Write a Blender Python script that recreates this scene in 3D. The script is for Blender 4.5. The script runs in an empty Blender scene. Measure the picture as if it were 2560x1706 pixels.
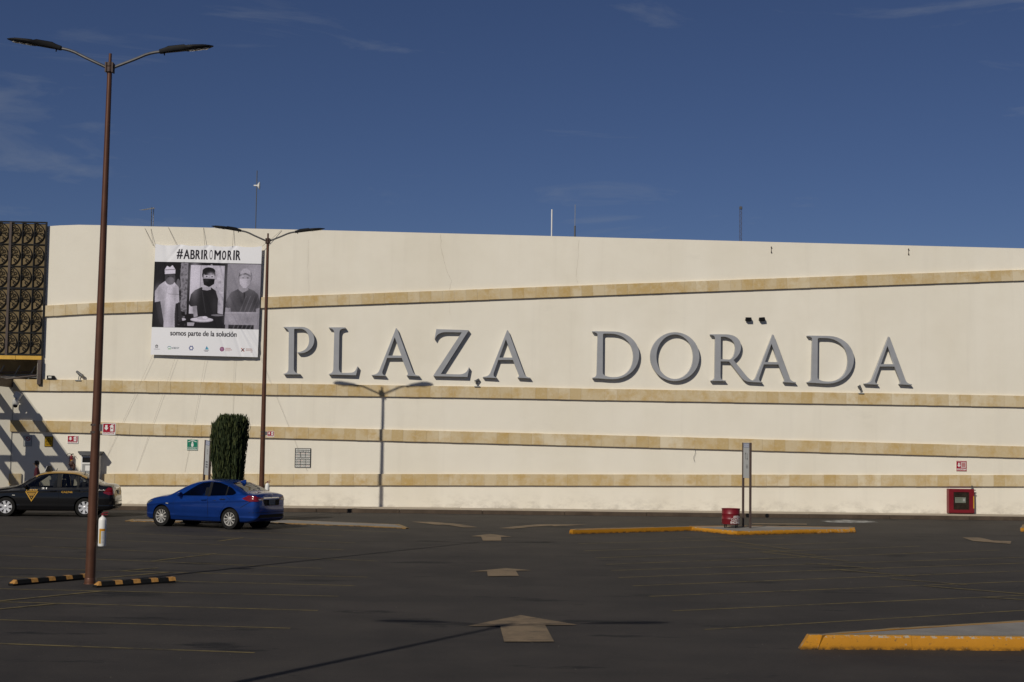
import bpy, bmesh, math, random
import numpy as np
from mathutils import Vector, Matrix
from mathutils.bvhtree import BVHTree

random.seed(7); np.random.seed(7)
scene = bpy.context.scene
COL = scene.collection

# ------------------------------------------------------------------ camera
F_PX, IMG_W, IMG_H = 3690.0, 2560.0, 1706.0
CAM_H, ROLL, HORIZON = 2.8, 0.0144, 1100.0
PITCH = math.atan((HORIZON - IMG_H / 2) / F_PX)
_fw = Vector((0, math.cos(PITCH), math.sin(PITCH)))
_up = Vector((0, -math.sin(PITCH), math.cos(PITCH)))
_rt = Vector((1, 0, 0))
_R = _rt * math.cos(ROLL) + _up * math.sin(ROLL)
_U = _up * math.cos(ROLL) - _rt * math.sin(ROLL)
EYE = Vector((0, 0, CAM_H))
cam = bpy.data.cameras.new('camera')
cam.sensor_width = 36.0
cam.lens = F_PX / IMG_W * 36.0
cam.clip_start, cam.clip_end = 0.1, 3000
camo = bpy.data.objects.new('camera', cam)
COL.objects.link(camo)
camo.matrix_world = Matrix(((_R.x, _U.x, -_fw.x, 0), (_R.y, _U.y, -_fw.y, 0), (_R.z, _U.z, -_fw.z, CAM_H), (0, 0, 0, 1)))
scene.camera = camo

# ------------------------------------------------------------------ sky, sun, exposure
SUN_AZ, SUN_EL = math.radians(61.3), math.radians(34.8)      # heading of the light over the ground
CLOUD_LOC = (8.0, 2.0, 6.0)
SUN_STRENGTH, SKY_STRENGTH, EXPOSURE = 5.0, 0.05, -0.63
world = bpy.data.worlds.new('World'); scene.world = world; world.use_nodes = True
wn, wl = world.node_tree.nodes, world.node_tree.links
wn.clear()
wout = wn.new('ShaderNodeOutputWorld'); bg = wn.new('ShaderNodeBackground')
sky = wn.new('ShaderNodeTexSky'); sky.sky_type = 'NISHITA'; sky.sun_disc = False
sky.sun_elevation = SUN_EL
sky.sun_rotation = math.atan2(-math.cos(SUN_AZ), -math.sin(SUN_AZ))
sky.altitude = 2100; sky.air_density = 1.0; sky.dust_density = 0.45; sky.ozone_density = 7.0
tc = wn.new('ShaderNodeTexCoord'); mp = wn.new('ShaderNodeMapping')
mp.inputs['Scale'].default_value = (1.7, 1.7, 9.0); mp.inputs['Rotation'].default_value = (0.05, 0.12, 0.0)
mp.inputs['Location'].default_value = CLOUD_LOC
nz = wn.new('ShaderNodeTexNoise'); nz.inputs['Scale'].default_value = 2.4; nz.inputs['Detail'].default_value = 12
nz.inputs['Roughness'].default_value = 0.60; nz.inputs['Distortion'].default_value = 1.1
cr = wn.new('ShaderNodeValToRGB'); cr.color_ramp.elements[0].position = 0.555; cr.color_ramp.elements[1].position = 0.80
cr.color_ramp.elements[1].color = (0.40, 0.40, 0.40, 1)
tint = wn.new('ShaderNodeMixRGB'); tint.blend_type = 'MULTIPLY'; tint.inputs['Fac'].default_value = 1; tint.inputs['Color2'].default_value = (1.14, 0.985, 1.07, 1)
mx = wn.new('ShaderNodeMixRGB'); mx.blend_type = 'MIX'; mx.inputs['Color2'].default_value = (7.2, 7.9, 9.0, 1)
wl.new(tc.outputs['Generated'], mp.inputs['Vector']); wl.new(mp.outputs['Vector'], nz.inputs['Vector'])
wl.new(nz.outputs['Fac'], cr.inputs['Fac']); wl.new(cr.outputs['Color'], mx.inputs['Fac'])
wl.new(sky.outputs['Color'], tint.inputs['Color1']); wl.new(tint.outputs['Color'], mx.inputs['Color1']); wl.new(mx.outputs['Color'], bg.inputs['Color'])
bg.inputs['Strength'].default_value = SKY_STRENGTH
wl.new(bg.outputs['Background'], wout.inputs['Surface'])
sun = bpy.data.lights.new('sun', 'SUN'); sun.energy = SUN_STRENGTH; sun.angle = math.radians(0.5); sun.color = (1.0, 0.935, 0.82)
suno = bpy.data.objects.new('sun', sun); COL.objects.link(suno)
_sd = Vector((math.cos(SUN_AZ) * math.cos(SUN_EL), math.sin(SUN_AZ) * math.cos(SUN_EL), -math.sin(SUN_EL)))
suno.rotation_euler = _sd.to_track_quat('-Z', 'Y').to_euler()
suno.location = (-30, -40, 60)
vs = scene.view_settings
vs.view_transform = 'Standard'; vs.look = 'None'; vs.exposure = EXPOSURE; vs.gamma = 1.0; vs.use_curve_mapping = False

# ------------------------------------------------------------------ measuring helpers (photo pixel -> point on the ground / wall)
def ray(x, y):
    a, b = x - IMG_W / 2, IMG_H / 2 - y
    return (_R * a + _U * b) / F_PX + _fw
def G(x, y, z=0.0):
    d = ray(x, y); t = (z - CAM_H) / d.z
    return EYE + d * t
TA = 0.05
WANG = math.atan(TA)
WU = Vector((math.cos(WANG), math.sin(WANG), 0)); WN = Vector((math.sin(WANG), -math.cos(WANG), 0))
WBASE = G(1280, 1281)
def WP(x, y, off=0.0):
    """photo pixel -> (u, z) on the wall plane moved `off` metres towards the car park"""
    d = ray(x, y); q = WBASE + WN * off
    t = (q - EYE).dot(WN) / d.dot(WN)
    P = EYE + d * t
    return (P - WBASE).dot(WU), P.z
def wpos(u, off=0.0, z=0.0):
    return WBASE + WU * u + WN * off + Vector((0, 0, z))
def height_at(base, y):
    """height above base (a ground point) whose picture row is y"""
    lo, hi = 0.0, 30.0
    for _ in range(50):
        m = (lo + hi) / 2; d = base + Vector((0, 0, m)) - EYE
        yy = IMG_H / 2 - d.dot(_U) / d.dot(_fw) * F_PX
        if yy > y: lo = m
        else: hi = m
    return lo

# ------------------------------------------------------------------ mesh helpers
class MB:
    def __init__(s): s.v, s.f, s.m = [], [], []
    def add(s, vs_, fs, mi=0):
        o = len(s.v); s.v += [tuple(p) for p in vs_]
        for f in fs: s.f.append(tuple(i + o for i in f)); s.m.append(mi)
        return s
    def box(s, x0, x1, y0, y1, z0, z1, mi=0):
        return s.add([(x0,y0,z0),(x1,y0,z0),(x1,y1,z0),(x0,y1,z0),(x0,y0,z1),(x1,y0,z1),(x1,y1,z1),(x0,y1,z1)],
                     [(0,3,2,1),(4,5,6,7),(0,1,5,4),(1,2,6,5),(2,3,7,6),(3,0,4,7)], mi)
    def tube(s, path, r, seg=8, mi=0, cap=True):
        P = [Vector(p) for p in path]; n = len(P); R = r if isinstance(r, (list, tuple)) else [r] * n
        vs_, fs = [], []
        ref = None
        for i in range(n):
            t = (P[min(i+1, n-1)] - P[max(i-1, 0)]).normalized()
            if ref is None:
                ref = Vector((0, 0, 1)) if abs(t.z) < 0.9 else Vector((1, 0, 0))
            a = (ref - t * ref.dot(t)).normalized(); b = t.cross(a); ref = a
            for k in range(seg):
                th = 2 * math.pi * k / seg
                vs_.append(P[i] + (a * math.cos(th) + b * math.sin(th)) * R[i])
        for i in range(n - 1):
            for k in range(seg):
                k2 = (k + 1) % seg
                fs.append((i*seg+k, i*seg+k2, (i+1)*seg+k2, (i+1)*seg+k))
        if cap:
            fs.append(tuple(range(seg))[::-1]); fs.append(tuple((n-1)*seg + k for k in range(seg)))
        return s.add(vs_, fs, mi)
    def lathe(s, prof, seg=24, axis='z', c=(0, 0, 0), mi=0, capped=True):
        vs_, fs = [], []; n = len(prof)
        for (r, h) in prof:
            for k in range(seg):
                th = 2*math.pi*k/seg; a, b = r*math.cos(th), r*math.sin(th)
                p = (a, b, h) if axis == 'z' else ((a, h, b) if axis == 'y' else (h, a, b))
                vs_.append((p[0]+c[0], p[1]+c[1], p[2]+c[2]))
        for i in range(n-1):
            for k in range(seg):
                k2 = (k+1) % seg
                fs.append((i*seg+k, i*seg+k2, (i+1)*seg+k2, (i+1)*seg+k))
        if capped:
            fs.append(tuple(range(seg))[::-1]); fs.append(tuple((n-1)*seg+k for k in range(seg)))
        return s.add(vs_, fs, mi)
    def prism(s, poly, y0, y1, mi=0, plane='xz'):
        n = len(poly)
        def q(p, d): return (p[0], d, p[1]) if plane == 'xz' else ((p[0], p[1], d) if plane == 'xy' else (d, p[0], p[1]))
        vs_ = [q(p, y0) for p in poly] + [q(p, y1) for p in poly]
        fs = [tuple(range(n)), tuple(range(n, 2*n))[::-1]] + [(i, (i+1) % n, n+(i+1) % n, n+i) for i in range(n)]
        return s.add(vs_, fs, mi)
    def xform(s, M, start=0):
        for i in range(start, len(s.v)): s.v[i] = tuple(M @ Vector(s.v[i]))
        return s
    def mesh(s, name, mats, smooth=False, bevel=0, bseg=1, ang=35):
        me = bpy.data.meshes.new(name); me.from_pydata(s.v, [], s.f)
        for m in (mats if isinstance(mats, (list, tuple)) else [mats]): me.materials.append(m)
        me.polygons.foreach_set('material_index', s.m)
        bm = bmesh.new(); bm.from_mesh(me)
        bmesh.ops.recalc_face_normals(bm, faces=bm.faces)
        if bevel:
            es = [e for e in bm.edges if len(e.link_faces) == 2 and e.calc_face_angle(0) > math.radians(30)]
            bmesh.ops.bevel(bm, geom=es, offset=bevel, segments=bseg, affect='EDGES', profile=0.5)
        bm.to_mesh(me); bm.free()
        if smooth:
            me.polygons.foreach_set('use_smooth', [True] * len(me.polygons))
            me.set_sharp_from_angle(angle=math.radians(ang))
        return me
    def build(s, name, mats, parent=None, loc=(0, 0, 0), rz=0, **kw):
        return place(name, s.mesh(name, mats, **kw), parent, loc, rz)

def place(name, me, parent=None, loc=(0, 0, 0), rz=0):
    o = bpy.data.objects.new(name, me); COL.objects.link(o)
    o.location = loc; o.rotation_euler = (0, 0, rz)
    if parent is not None: o.parent = parent
    return o
def thing(name, label, cat, loc=(0, 0, 0), rz=0, group=None):
    o = place(name, None, None, loc, rz)
    return tag(o, label, cat, group)
def tag(o, label=None, cat=None, group=None, kind=None):
    if label: o['label'] = label
    if cat: o['category'] = cat
    if group: o['group'] = group
    if kind: o['kind'] = kind
    return o
def copy_tree(o, parent=None):
    c = o.copy(); COL.objects.link(c); c.parent = parent
    for ch in list(o.children):
        if ch is not c: copy_tree(ch, c)
    return c

# ------------------------------------------------------------------ materials
def new_mat(name):
    m = bpy.data.materials.new(name); m.use_nodes = True
    nt = m.node_tree; return m, nt.nodes, nt.links, nt.nodes['Principled BSDF']
def pos_node(n, l, scale=(1, 1, 1)):
    g = n.new('ShaderNodeNewGeometry'); mpn = n.new('ShaderNodeMapping'); mpn.inputs['Scale'].default_value = scale
    l.new(g.outputs['Position'], mpn.inputs['Vector']); return mpn.outputs['Vector']
def obj_node(n, l, scale=(1, 1, 1)):
    g = n.new('ShaderNodeTexCoord'); mpn = n.new('ShaderNodeMapping'); mpn.inputs['Scale'].default_value = scale
    l.new(g.outputs['Object'], mpn.inputs['Vector']); return mpn.outputs['Vector']
def noise(n, l, vec, scale, detail=5, rough=0.55):
    t = n.new('ShaderNodeTexNoise'); t.inputs['Scale'].default_value = scale; t.inputs['Detail'].default_value = detail
    t.inputs['Roughness'].default_value = rough; l.new(vec, t.inputs['Vector']); return t.outputs['Fac']
def ramp(n, l, fac, stops):
    r = n.new('ShaderNodeValToRGB'); e = r.color_ramp.elements
    while len(e) < len(stops): e.new(0.5)
    for i, (p, c) in enumerate(stops):
        e[i].position = p; e[i].color = (c[0], c[1], c[2], 1) if isinstance(c, (tuple, list)) else (c, c, c, 1)
    l.new(fac, r.inputs['Fac']); return r.outputs['Color']
def mix(n, l, fac, a, b, mode='MIX'):
    m = n.new('ShaderNodeMixRGB'); m.blend_type = mode
    for sock, v in ((m.inputs['Fac'], fac), (m.inputs['Color1'], a), (m.inputs['Color2'], b)):
        if isinstance(v, bpy.types.NodeSocket): l.new(v, sock)
        elif isinstance(v, (int, float)): sock.default_value = v if sock.type == 'VALUE' else (v, v, v, 1)
        else: sock.default_value = (v[0], v[1], v[2], 1)
    return m.outputs['Color']
def bump(n, l, h, bsdf, strength=0.3, dist=0.01):
    b = n.new('ShaderNodeBump'); b.inputs['Strength'].default_value = strength; b.inputs['Distance'].default_value = dist
    l.new(h, b.inputs['Height']); l.new(b.outputs['Normal'], bsdf.inputs['Normal'])
_cache = {}
def simple(name, col, rough=0.6, metal=0.0, var=0.12, vscale=6.0, coat=0.0, spec=0.5):
    """plain painted / metal / plastic surface with a little grime variation"""
    if name in _cache: return _cache[name]
    m, n, l, b = new_mat(name)
    v = obj_node(n, l); f = noise(n, l, v, vscale, 6)
    dark = tuple(c * (1 - var) for c in col); lite = tuple(min(1, c * (1 + var)) for c in col)
    l.new(ramp(n, l, f, [(0.3, dark), (0.7, lite)]), b.inputs['Base Color'])
    b.inputs['Roughness'].default_value = rough; b.inputs['Metallic'].default_value = metal
    b.inputs['Coat Weight'].default_value = coat; b.inputs['Coat Roughness'].default_value = 0.04
    b.inputs['Specular IOR Level'].default_value = spec
    _cache[name] = m; return m

def mat_plaster():
    m, n, l, b = new_mat('cream_plaster')
    v = pos_node(n, l); big = noise(n, l, v, 0.22, 6, 0.6); mid = noise(n, l, v, 1.3, 7, 0.6)
    vs1 = pos_node(n, l, (2.2, 2.2, 0.10)); streak = noise(n, l, vs1, 1.0, 6, 0.62)
    c = ramp(n, l, big, [(0.3, (0.735, 0.685, 0.575)), (0.7, (0.795, 0.748, 0.645))])
    c = mix(n, l, ramp(n, l, mid, [(0.38, 0.0), (0.75, 0.30)]), c, (0.66, 0.61, 0.51))
    c = mix(n, l, ramp(n, l, streak, [(0.54, 0.0), (0.80, 0.32)]), c, (0.58, 0.54, 0.46))
    wide = noise(n, l, pos_node(n, l, (0.55, 0.55, 0.06)), 1.0, 4, 0.55)
    c = mix(n, l, ramp(n, l, wide, [(0.40, 0.0), (0.65, 0.35)]), c, (0.82, 0.78, 0.69))
    smudge = noise(n, l, pos_node(n, l, (0.5, 0.5, 1.3)), 0.8, 8, 0.70)
    c = mix(n, l, ramp(n, l, smudge, [(0.62, 0.0), (0.82, 0.30)]), c, (0.50, 0.47, 0.42))
    # rain-splash grime close to the pavement
    g = n.new('ShaderNodeNewGeometry'); sx = n.new('ShaderNodeSeparateXYZ'); l.new(g.outputs['Position'], sx.inputs[0])
    low = ramp(n, l, sx.outputs['Z'], [(0.15, 1.0), (0.75, 0.0)])
    gn = ramp(n, l, noise(n, l, pos_node(n, l, (1, 1, 1.8)), 1.7, 8, 0.68), [(0.46, 0.0), (0.70, 0.75)])
    c = mix(n, l, mix(n, l, 1.0, low, gn, 'MULTIPLY'), c, (0.42, 0.38, 0.32))
    l.new(c, b.inputs['Base Color']); b.inputs['Roughness'].default_value = 0.9; b.inputs['Specular IOR Level'].default_value = 0.2
    fine = noise(n, l, v, 9, 6, 0.7); wob = noise(n, l, v, 0.9, 3, 0.5)
    bump(n, l, mix(n, l, 0.35, wob, fine), b, 0.25, 0.03)
    return m
def mat_stone():
    m, n, l, b = new_mat('ochre_limestone')
    oi = n.new('ShaderNodeObjectInfo'); g = n.new('ShaderNodeNewGeometry')
    ad = n.new('ShaderNodeMath'); ad.operation = 'ADD'; l.new(oi.outputs['Random'], ad.inputs[0]); l.new(g.outputs['Random Per Island'], ad.inputs[1])
    fr = n.new('ShaderNodeMath'); fr.operation = 'FRACT'; l.new(ad.outputs[0], fr.inputs[0])
    base = ramp(n, l, fr.outputs[0], [(0.0, (0.545, 0.440, 0.275)), (0.3, (0.600, 0.500, 0.335)), (0.5, (0.50, 0.375, 0.190)), (0.62, (0.56, 0.455, 0.285)), (0.82, (0.575, 0.470, 0.300)), (1.0, (0.66, 0.575, 0.42))])
    v = pos_node(n, l); veins = noise(n, l, v, 1.5, 7, 0.66)
    c = mix(n, l, ramp(n, l, veins, [(0.44, 0.0), (0.66, 0.80)]), base, (0.47, 0.315, 0.110))
    c = mix(n, l, ramp(n, l, noise(n, l, v, 9, 6, 0.65), [(0.50, 0.0), (0.75, 0.35)]), c, (0.66, 0.58, 0.44))
    l.new(c, b.inputs['Base Color']); b.inputs['Roughness'].default_value = 0.8; b.inputs['Specular IOR Level'].default_value = 0.25
    bump(n, l, noise(n, l, v, 22, 5, 0.65), b, 0.3, 0.008)
    return m
def mat_asphalt():
    m, n, l, b = new_mat('asphalt')
    v = pos_node(n, l, (1, 1, 0)); big = noise(n, l, v, 0.07, 5, 0.55); mid = noise(n, l, v, 0.55, 7, 0.65)
    fine = noise(n, l, v, 38, 4, 0.75); stretch = noise(n, l, pos_node(n, l, (0.25, 1.2, 0)), 0.5, 6, 0.6)
    c = ramp(n, l, big, [(0.3, (0.0225, 0.0195, 0.0175)), (0.7, (0.034, 0.0295, 0.0262))])
    c = mix(n, l, ramp(n, l, mid, [(0.40, 0.0), (0.68, 0.75)]), c, (0.050, 0.043, 0.037))
    c = mix(n, l, ramp(n, l, stretch, [(0.52, 0.0), (0.68, 0.5)]), c, (0.0170, 0.0155, 0.0145))
    oil = noise(n, l, pos_node(n, l, (0.40, 1.1, 0)), 0.85, 5, 0.66)
    c = mix(n, l, ramp(n, l, oil, [(0.60, 0.0), (0.64, 0.9)]), c, (0.0075, 0.007, 0.0068))
    c = mix(n, l, ramp(n, l, noise(n, l, pos_node(n, l, (0.12, 2.0, 0)), 0.8, 7, 0.7), [(0.6, 0.0), (0.78, 0.5)]), c, (0.060, 0.051, 0.043))
    grit = noise(n, l, v, 16, 5, 0.85)
    c = mix(n, l, ramp(n, l, grit, [(0.56, 0.0), (0.72, 0.65)]), c, (0.082, 0.073, 0.064))
    c = mix(n, l, ramp(n, l, noise(n, l, v, 21, 4, 0.8), [(0.28, 0.6), (0.44, 0.0)]), c, (0.008, 0.008, 0.008))
    l.new(c, b.inputs['Base Color']); b.inputs['Roughness'].default_value = 0.80; b.inputs['Specular IOR Level'].default_value = 0.3
    bump(n, l, mix(n, l, 0.5, fine, grit), b, 0.5, 0.012)
    return m
def mat_worn(name, paint, under, cover=0.55, sharp=0.12, scale=5.0):
    """paint worn through to what lies below"""
    m, n, l, b = new_mat(name)
    v = pos_node(n, l); f = noise(n, l, v, scale, 8, 0.72); f2 = noise(n, l, v, scale * 0.18, 3, 0.5)
    k = mix(n, l, 0.3, f, f2)
    c = ramp(n, l, k, [(max(0.01, 1 - cover - sharp), paint), (min(0.99, 1 - cover + sharp), under)]) if False else \
        ramp(n, l, k, [(cover - sharp, paint), (cover + sharp, under)])
    tint = noise(n, l, v, 1.4, 4); c = mix(n, l, ramp(n, l, tint, [(0.35, 0.0), (0.75, 0.35)]), c, tuple(x * 0.6 for x in paint))
    l.new(c, b.inputs['Base Color']); b.inputs['Roughness'].default_value = 0.8; b.inputs['Specular IOR Level'].default_value = 0.3
    bump(n, l, f, b, 0.2, 0.005)
    return m
def mat_kerbpaint(name, paint, under):
    m, n, l, b = new_mat(name)
    v = pos_node(n, l); f = noise(n, l, v, 6, 8, 0.75); f2 = noise(n, l, v, 1.1, 4, 0.6)
    c = ramp(n, l, f2, [(0.3, tuple(x * 0.82 for x in paint)), (0.7, paint)])
    c = mix(n, l, ramp(n, l, noise(n, l, v, 17, 6, 0.7), [(0.60, 0.0), (0.68, 0.8)]), c, under)
    g = n.new('ShaderNodeNewGeometry'); sx = n.new('ShaderNodeSeparateXYZ'); l.new(g.outputs['Position'], sx.inputs[0])
    low = ramp(n, l, sx.outputs['Z'], [(0.005, 1.0), (0.06, 0.0)])
    c = mix(n, l, mix(n, l, 1.0, low, ramp(n, l, f, [(0.40, 0.1), (0.58, 1.0)]), 'MULTIPLY'), c, tuple(x * 0.25 for x in under))
    c = mix(n, l, ramp(n, l, f, [(0.64, 0.0), (0.69, 0.9)]), c, (0.30, 0.27, 0.22))
    sn = n.new('ShaderNodeSeparateXYZ'); l.new(g.outputs['True Normal'], sn.inputs[0])
    edge = ramp(n, l, sn.outputs['Z'], [(0.22, 0.0), (0.40, 1.0)])
    chips = ramp(n, l, noise(n, l, v, 11, 7, 0.75), [(0.53, 0.0), (0.58, 1.0)])
    c = mix(n, l, mix(n, l, 1.0, edge, chips, 'MULTIPLY'), c, (0.33, 0.29, 0.23))
    l.new(c, b.inputs['Base Color']); b.inputs['Roughness'].default_value = 0.62; b.inputs['Specular IOR Level'].default_value = 0.3
    bump(n, l, f, b, 0.5, 0.012)
    return m
def mat_concrete(name, c0, c1, scale=1.5):
    m, n, l, b = new_mat(name)
    v = pos_node(n, l); f = noise(n, l, v, scale, 8, 0.68)
    c = ramp(n, l, f, [(0.3, c0), (0.7, c1)])
    c = mix(n, l, ramp(n, l, noise(n, l, v, scale * 9, 5, 0.7), [(0.6, 0), (0.8, 0.5)]), c, tuple(x * 0.5 for x in c0))
    l.new(c, b.inputs['Base Color']); b.inputs['Roughness'].default_value = 0.9; b.inputs['Specular IOR Level'].default_value = 0.25
    bump(n, l, noise(n, l, v, scale * 14, 5, 0.7), b, 0.35, 0.008)
    return m
def mat_print(name='printed_panel', rough=0.5):
    if name in _cache: return _cache[name]
    m, n, l, b = new_mat(name)
    a = n.new('ShaderNodeVertexColor'); a.layer_name = 'Col'
    l.new(a.outputs['Color'], b.inputs['Base Color']); b.inputs['Roughness'].default_value = rough; b.inputs['Specular IOR Level'].default_value = 0.10
    _cache[name] = m; return m
def mat_glass(name, tint, refl=0.09):
    m, n, l, b = new_mat(name); n.remove(b)
    tr = n.new('ShaderNodeBsdfTransparent'); tr.inputs['Color'].default_value = (*tint, 1)
    gl = n.new('ShaderNodeBsdfGlossy'); gl.inputs['Roughness'].default_value = 0.02; gl.inputs['Color'].default_value = (1, 1, 1, 1)
    lw = n.new('ShaderNodeLayerWeight'); lw.inputs['Blend'].default_value = 0.5      # Schlick reflectance, alike from both sides
    pw = n.new('ShaderNodeMath'); pw.operation = 'POWER'; pw.inputs[1].default_value = 5.0; l.new(lw.outputs['Facing'], pw.inputs[0])
    ma = n.new('ShaderNodeMath'); ma.operation = 'MULTIPLY_ADD'; ma.inputs[1].default_value = 0.95; ma.inputs[2].default_value = 0.045; l.new(pw.outputs[0], ma.inputs[0])
    mxs = n.new('ShaderNodeMixShader'); l.new(ma.outputs[0], mxs.inputs['Fac'])
    l.new(tr.outputs[0], mxs.inputs[1]); l.new(gl.outputs[0], mxs.inputs[2])
    l.new(mxs.outputs[0], n['Material Output'].inputs['Surface'])
    return m
def mat_carpaint(name, col, metal=0.0, rough=0.35):
    m, n, l, b = new_mat(name)
    f = noise(n, l, obj_node(n, l), 3.0, 5)
    l.new(ramp(n, l, f, [(0.3, tuple(c*0.92 for c in col)), (0.7, tuple(c*1.06 for c in col))]), b.inputs['Base Color'])
    b.inputs['Metallic'].default_value = metal; b.inputs['Roughness'].default_value = rough
    b.inputs['Coat Weight'].default_value = 1.0; b.inputs['Coat Roughness'].default_value = 0.03; b.inputs['Coat IOR'].default_value = 1.47; b.inputs['Specular IOR Level'].default_value = 0.06
    # dusty road film on the lower panels breaks up the gloss
    d = noise(n, l, obj_node(n, l, (1, 1, 2)), 2.2, 6)
    l.new(ramp(n, l, d, [(0.4, rough), (0.75, min(1, rough + 0.15))]), b.inputs['Roughness'])
    return m

M = dict(
    plaster=mat_plaster(), stone=mat_stone(), asphalt=mat_asphalt(),
    mortar=mat_concrete('mortar', (0.50, 0.43, 0.31), (0.60, 0.52, 0.39), 6),
    sidewalk=mat_concrete('pavement_concrete', (0.33, 0.285, 0.225), (0.43, 0.375, 0.30), 0.9),
    kerb=mat_concrete('kerb_stone', (0.050, 0.036, 0.026), (0.105, 0.077, 0.055), 1.6),
    island=mat_concrete('island_concrete', (0.16, 0.15, 0.14), (0.25, 0.235, 0.215), 1.1),
    yline=mat_worn('faded_yellow_line', (0.165, 0.128, 0.052), (0.036, 0.032, 0.027), 0.535, 0.085, 5),
    arrow=mat_worn('faded_arrow_paint', (0.205, 0.150, 0.092), (0.050, 0.042, 0.033), 0.57, 0.10, 2.6),
    ykerb=mat_kerbpaint('yellow_kerb_paint', (0.47, 0.205, 0.010), (0.12, 0.075, 0.03)),
    ykerb_faded=mat_kerbpaint('faded_yellow_kerb_paint', (0.30, 0.165, 0.045), (0.13, 0.095, 0.055)),
    ytop=mat_worn('worn_kerb_top', (0.28, 0.19, 0.075), (0.20, 0.16, 0.11), 0.50, 0.12, 3.0),
    pole=simple('copper_brown_pole_paint', (0.115, 0.050, 0.028), 0.38, 0.35, 0.2, 2.5),
    collar=simple('dark_rust_collar', (0.050, 0.026, 0.018), 0.55, 0.2, 0.3, 12),
    galv=simple('grey_arm_steel', (0.16, 0.155, 0.15), 0.4, 0.7, 0.2, 8),
    black=simple('black_metal', (0.007, 0.007, 0.008), 0.6, 0.0, 0.3, 9, 0, 0.15),
    iron=simple('wrought_iron', (0.008, 0.008, 0.009), 0.6, 0.0, 0.3, 9, 0, 0.2),
    rubber=simple('black_rubber', (0.010, 0.010, 0.010), 0.85, 0, 0.3, 14, 0, 0.15),
    stopyellow=simple('wheel_stop_yellow', (0.42, 0.21, 0.05), 0.6, 0, 0.3, 16),
    letter=simple('grey_letter_paint', (0.335, 0.343, 0.36), 0.45, 0.15, 0.10, 1.6),
    white=simple('white_paint', (0.74, 0.73, 0.70), 0.45, 0, 0.06, 5),
    grey=simple('grey_paint', (0.28, 0.28, 0.27), 0.5, 0, 0.12, 5),
    dgrey=simple('dark_grey_paint', (0.085, 0.087, 0.09), 0.5, 0, 0.15, 5),
    red=simple('red_enamel', (0.155, 0.005, 0.011), 0.42, 0, 0.15, 4),
    gold=simple('gold_trim_paint', (0.52, 0.30, 0.03), 0.5, 0, 0.15, 3),
    bronze=simple('bronze_panel', (0.150, 0.110, 0.055), 0.7, 0, 0.4, 1.2, 0, 0.2),
    brown=simple('brown_steel', (0.050, 0.032, 0.025), 0.55, 0, 0.25, 4),
    totempost=simple('totem_post_brown', (0.075, 0.050, 0.043), 0.5, 0.1, 0.2, 4),
    rope=simple('grey_rope', (0.33, 0.30, 0.25), 0.9, 0, 0.2, 30),
    crack=simple('hairline_crack', (0.47, 0.42, 0.34), 0.95, 0, 0.15, 3),
    chrome=simple('chrome', (0.62, 0.62, 0.63), 0.12, 1.0, 0.08, 10),
    alloy=simple('alloy', (0.52, 0.50, 0.46), 0.32, 0.35, 0.15, 12),
    hubcap=simple('silver_hubcap', (0.58, 0.58, 0.60), 0.4, 0.25, 0.15, 12),
    tyre=simple('tyre_rubber', (0.012, 0.0115, 0.011), 0.8, 0, 0.3, 16, 0, 0.2),
    interior=simple('car_interior', (0.022, 0.021, 0.022), 0.9, 0, 0.3, 7),
    taillight=simple('red_lens', (0.16, 0.003, 0.006), 0.12, 0, 0.3, 18, 1.0),
    lens=simple('pale_lens', (0.62, 0.60, 0.52), 0.15, 0, 0.1, 10, 0.6),
    cglass=mat_glass('tinted_car_glass', (0.60, 0.61, 0.59)),
    dglass=mat_glass('dark_car_glass', (0.13, 0.135, 0.135)),
    clearglass=mat_glass('smoked_glass', (0.62, 0.60, 0.58)),
)

# ------------------------------------------------------------------ ground, pavement, islands, painted markings
gm = MB(); gm.add([(-220, -60, 0), (220, -60, 0), (220, 320, 0), (-220, 320, 0)], [(0, 1, 2, 3)])
ground = tag(gm.build('car_park_ground', M['asphalt']), kind='structure')

def sheet(name, pts, mat, z=0.004, parent=None):
    b = MB(); P = [G(*p) for p in pts]
    b.add([(p.x, p.y, z) for p in P], [tuple(range(len(P)))])
    o = b.build(name, mat, parent if parent is not None else ground)
    if o.data.polygons[0].normal.z < 0: o.data.flip_normals()
    return o
def stripe(name, p, q, w=0.085, mat=None, z=0.004):
    a, b_ = G(*p), G(*q); d = (b_ - a).normalized(); s = Vector((-d.y, d.x, 0)) * w / 2
    n = max(1, int((b_ - a).length / 1.5)); m = MB(); vs_ = []
    for i in range(n + 1):
        c = a.lerp(b_, i / n); j = s * random.uniform(0.85, 1.1); k = Vector((-d.y, d.x, 0)) * random.uniform(-0.012, 0.012)
        vs_ += [(c + j + k)[:2] + (z,), (c - j + k)[:2] + (z,)]
    m.add(vs_, [(2*i, 2*i+1, 2*i+3, 2*i+2) for i in range(n)])
    o = m.build(name, mat or M['yline'], ground)
    if o.data.polygons[0].normal.z < 0: o.data.flip_normals()
    return o
LEFT_BAYS = [((-60,1607.5),(637,1632.7)), ((-60,1548.7),(725.5,1571.7)), ((-60,1503.7),(795,1527)), ((-60,1471.3),(846,1491.3)),
    ((-60,1441),(887,1465)), ((-60,1419.2),(918.5,1443.5)), ((-60,1386.2),(804,1421.8)), ((80,1366.5),(947,1403.5)), ((-60,1337),(860,1375.7)),
    ((60,1323),(887.6,1358)), ((545,1327),(858,1341)), ((690,1320.5),(1000,1331))]
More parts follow.
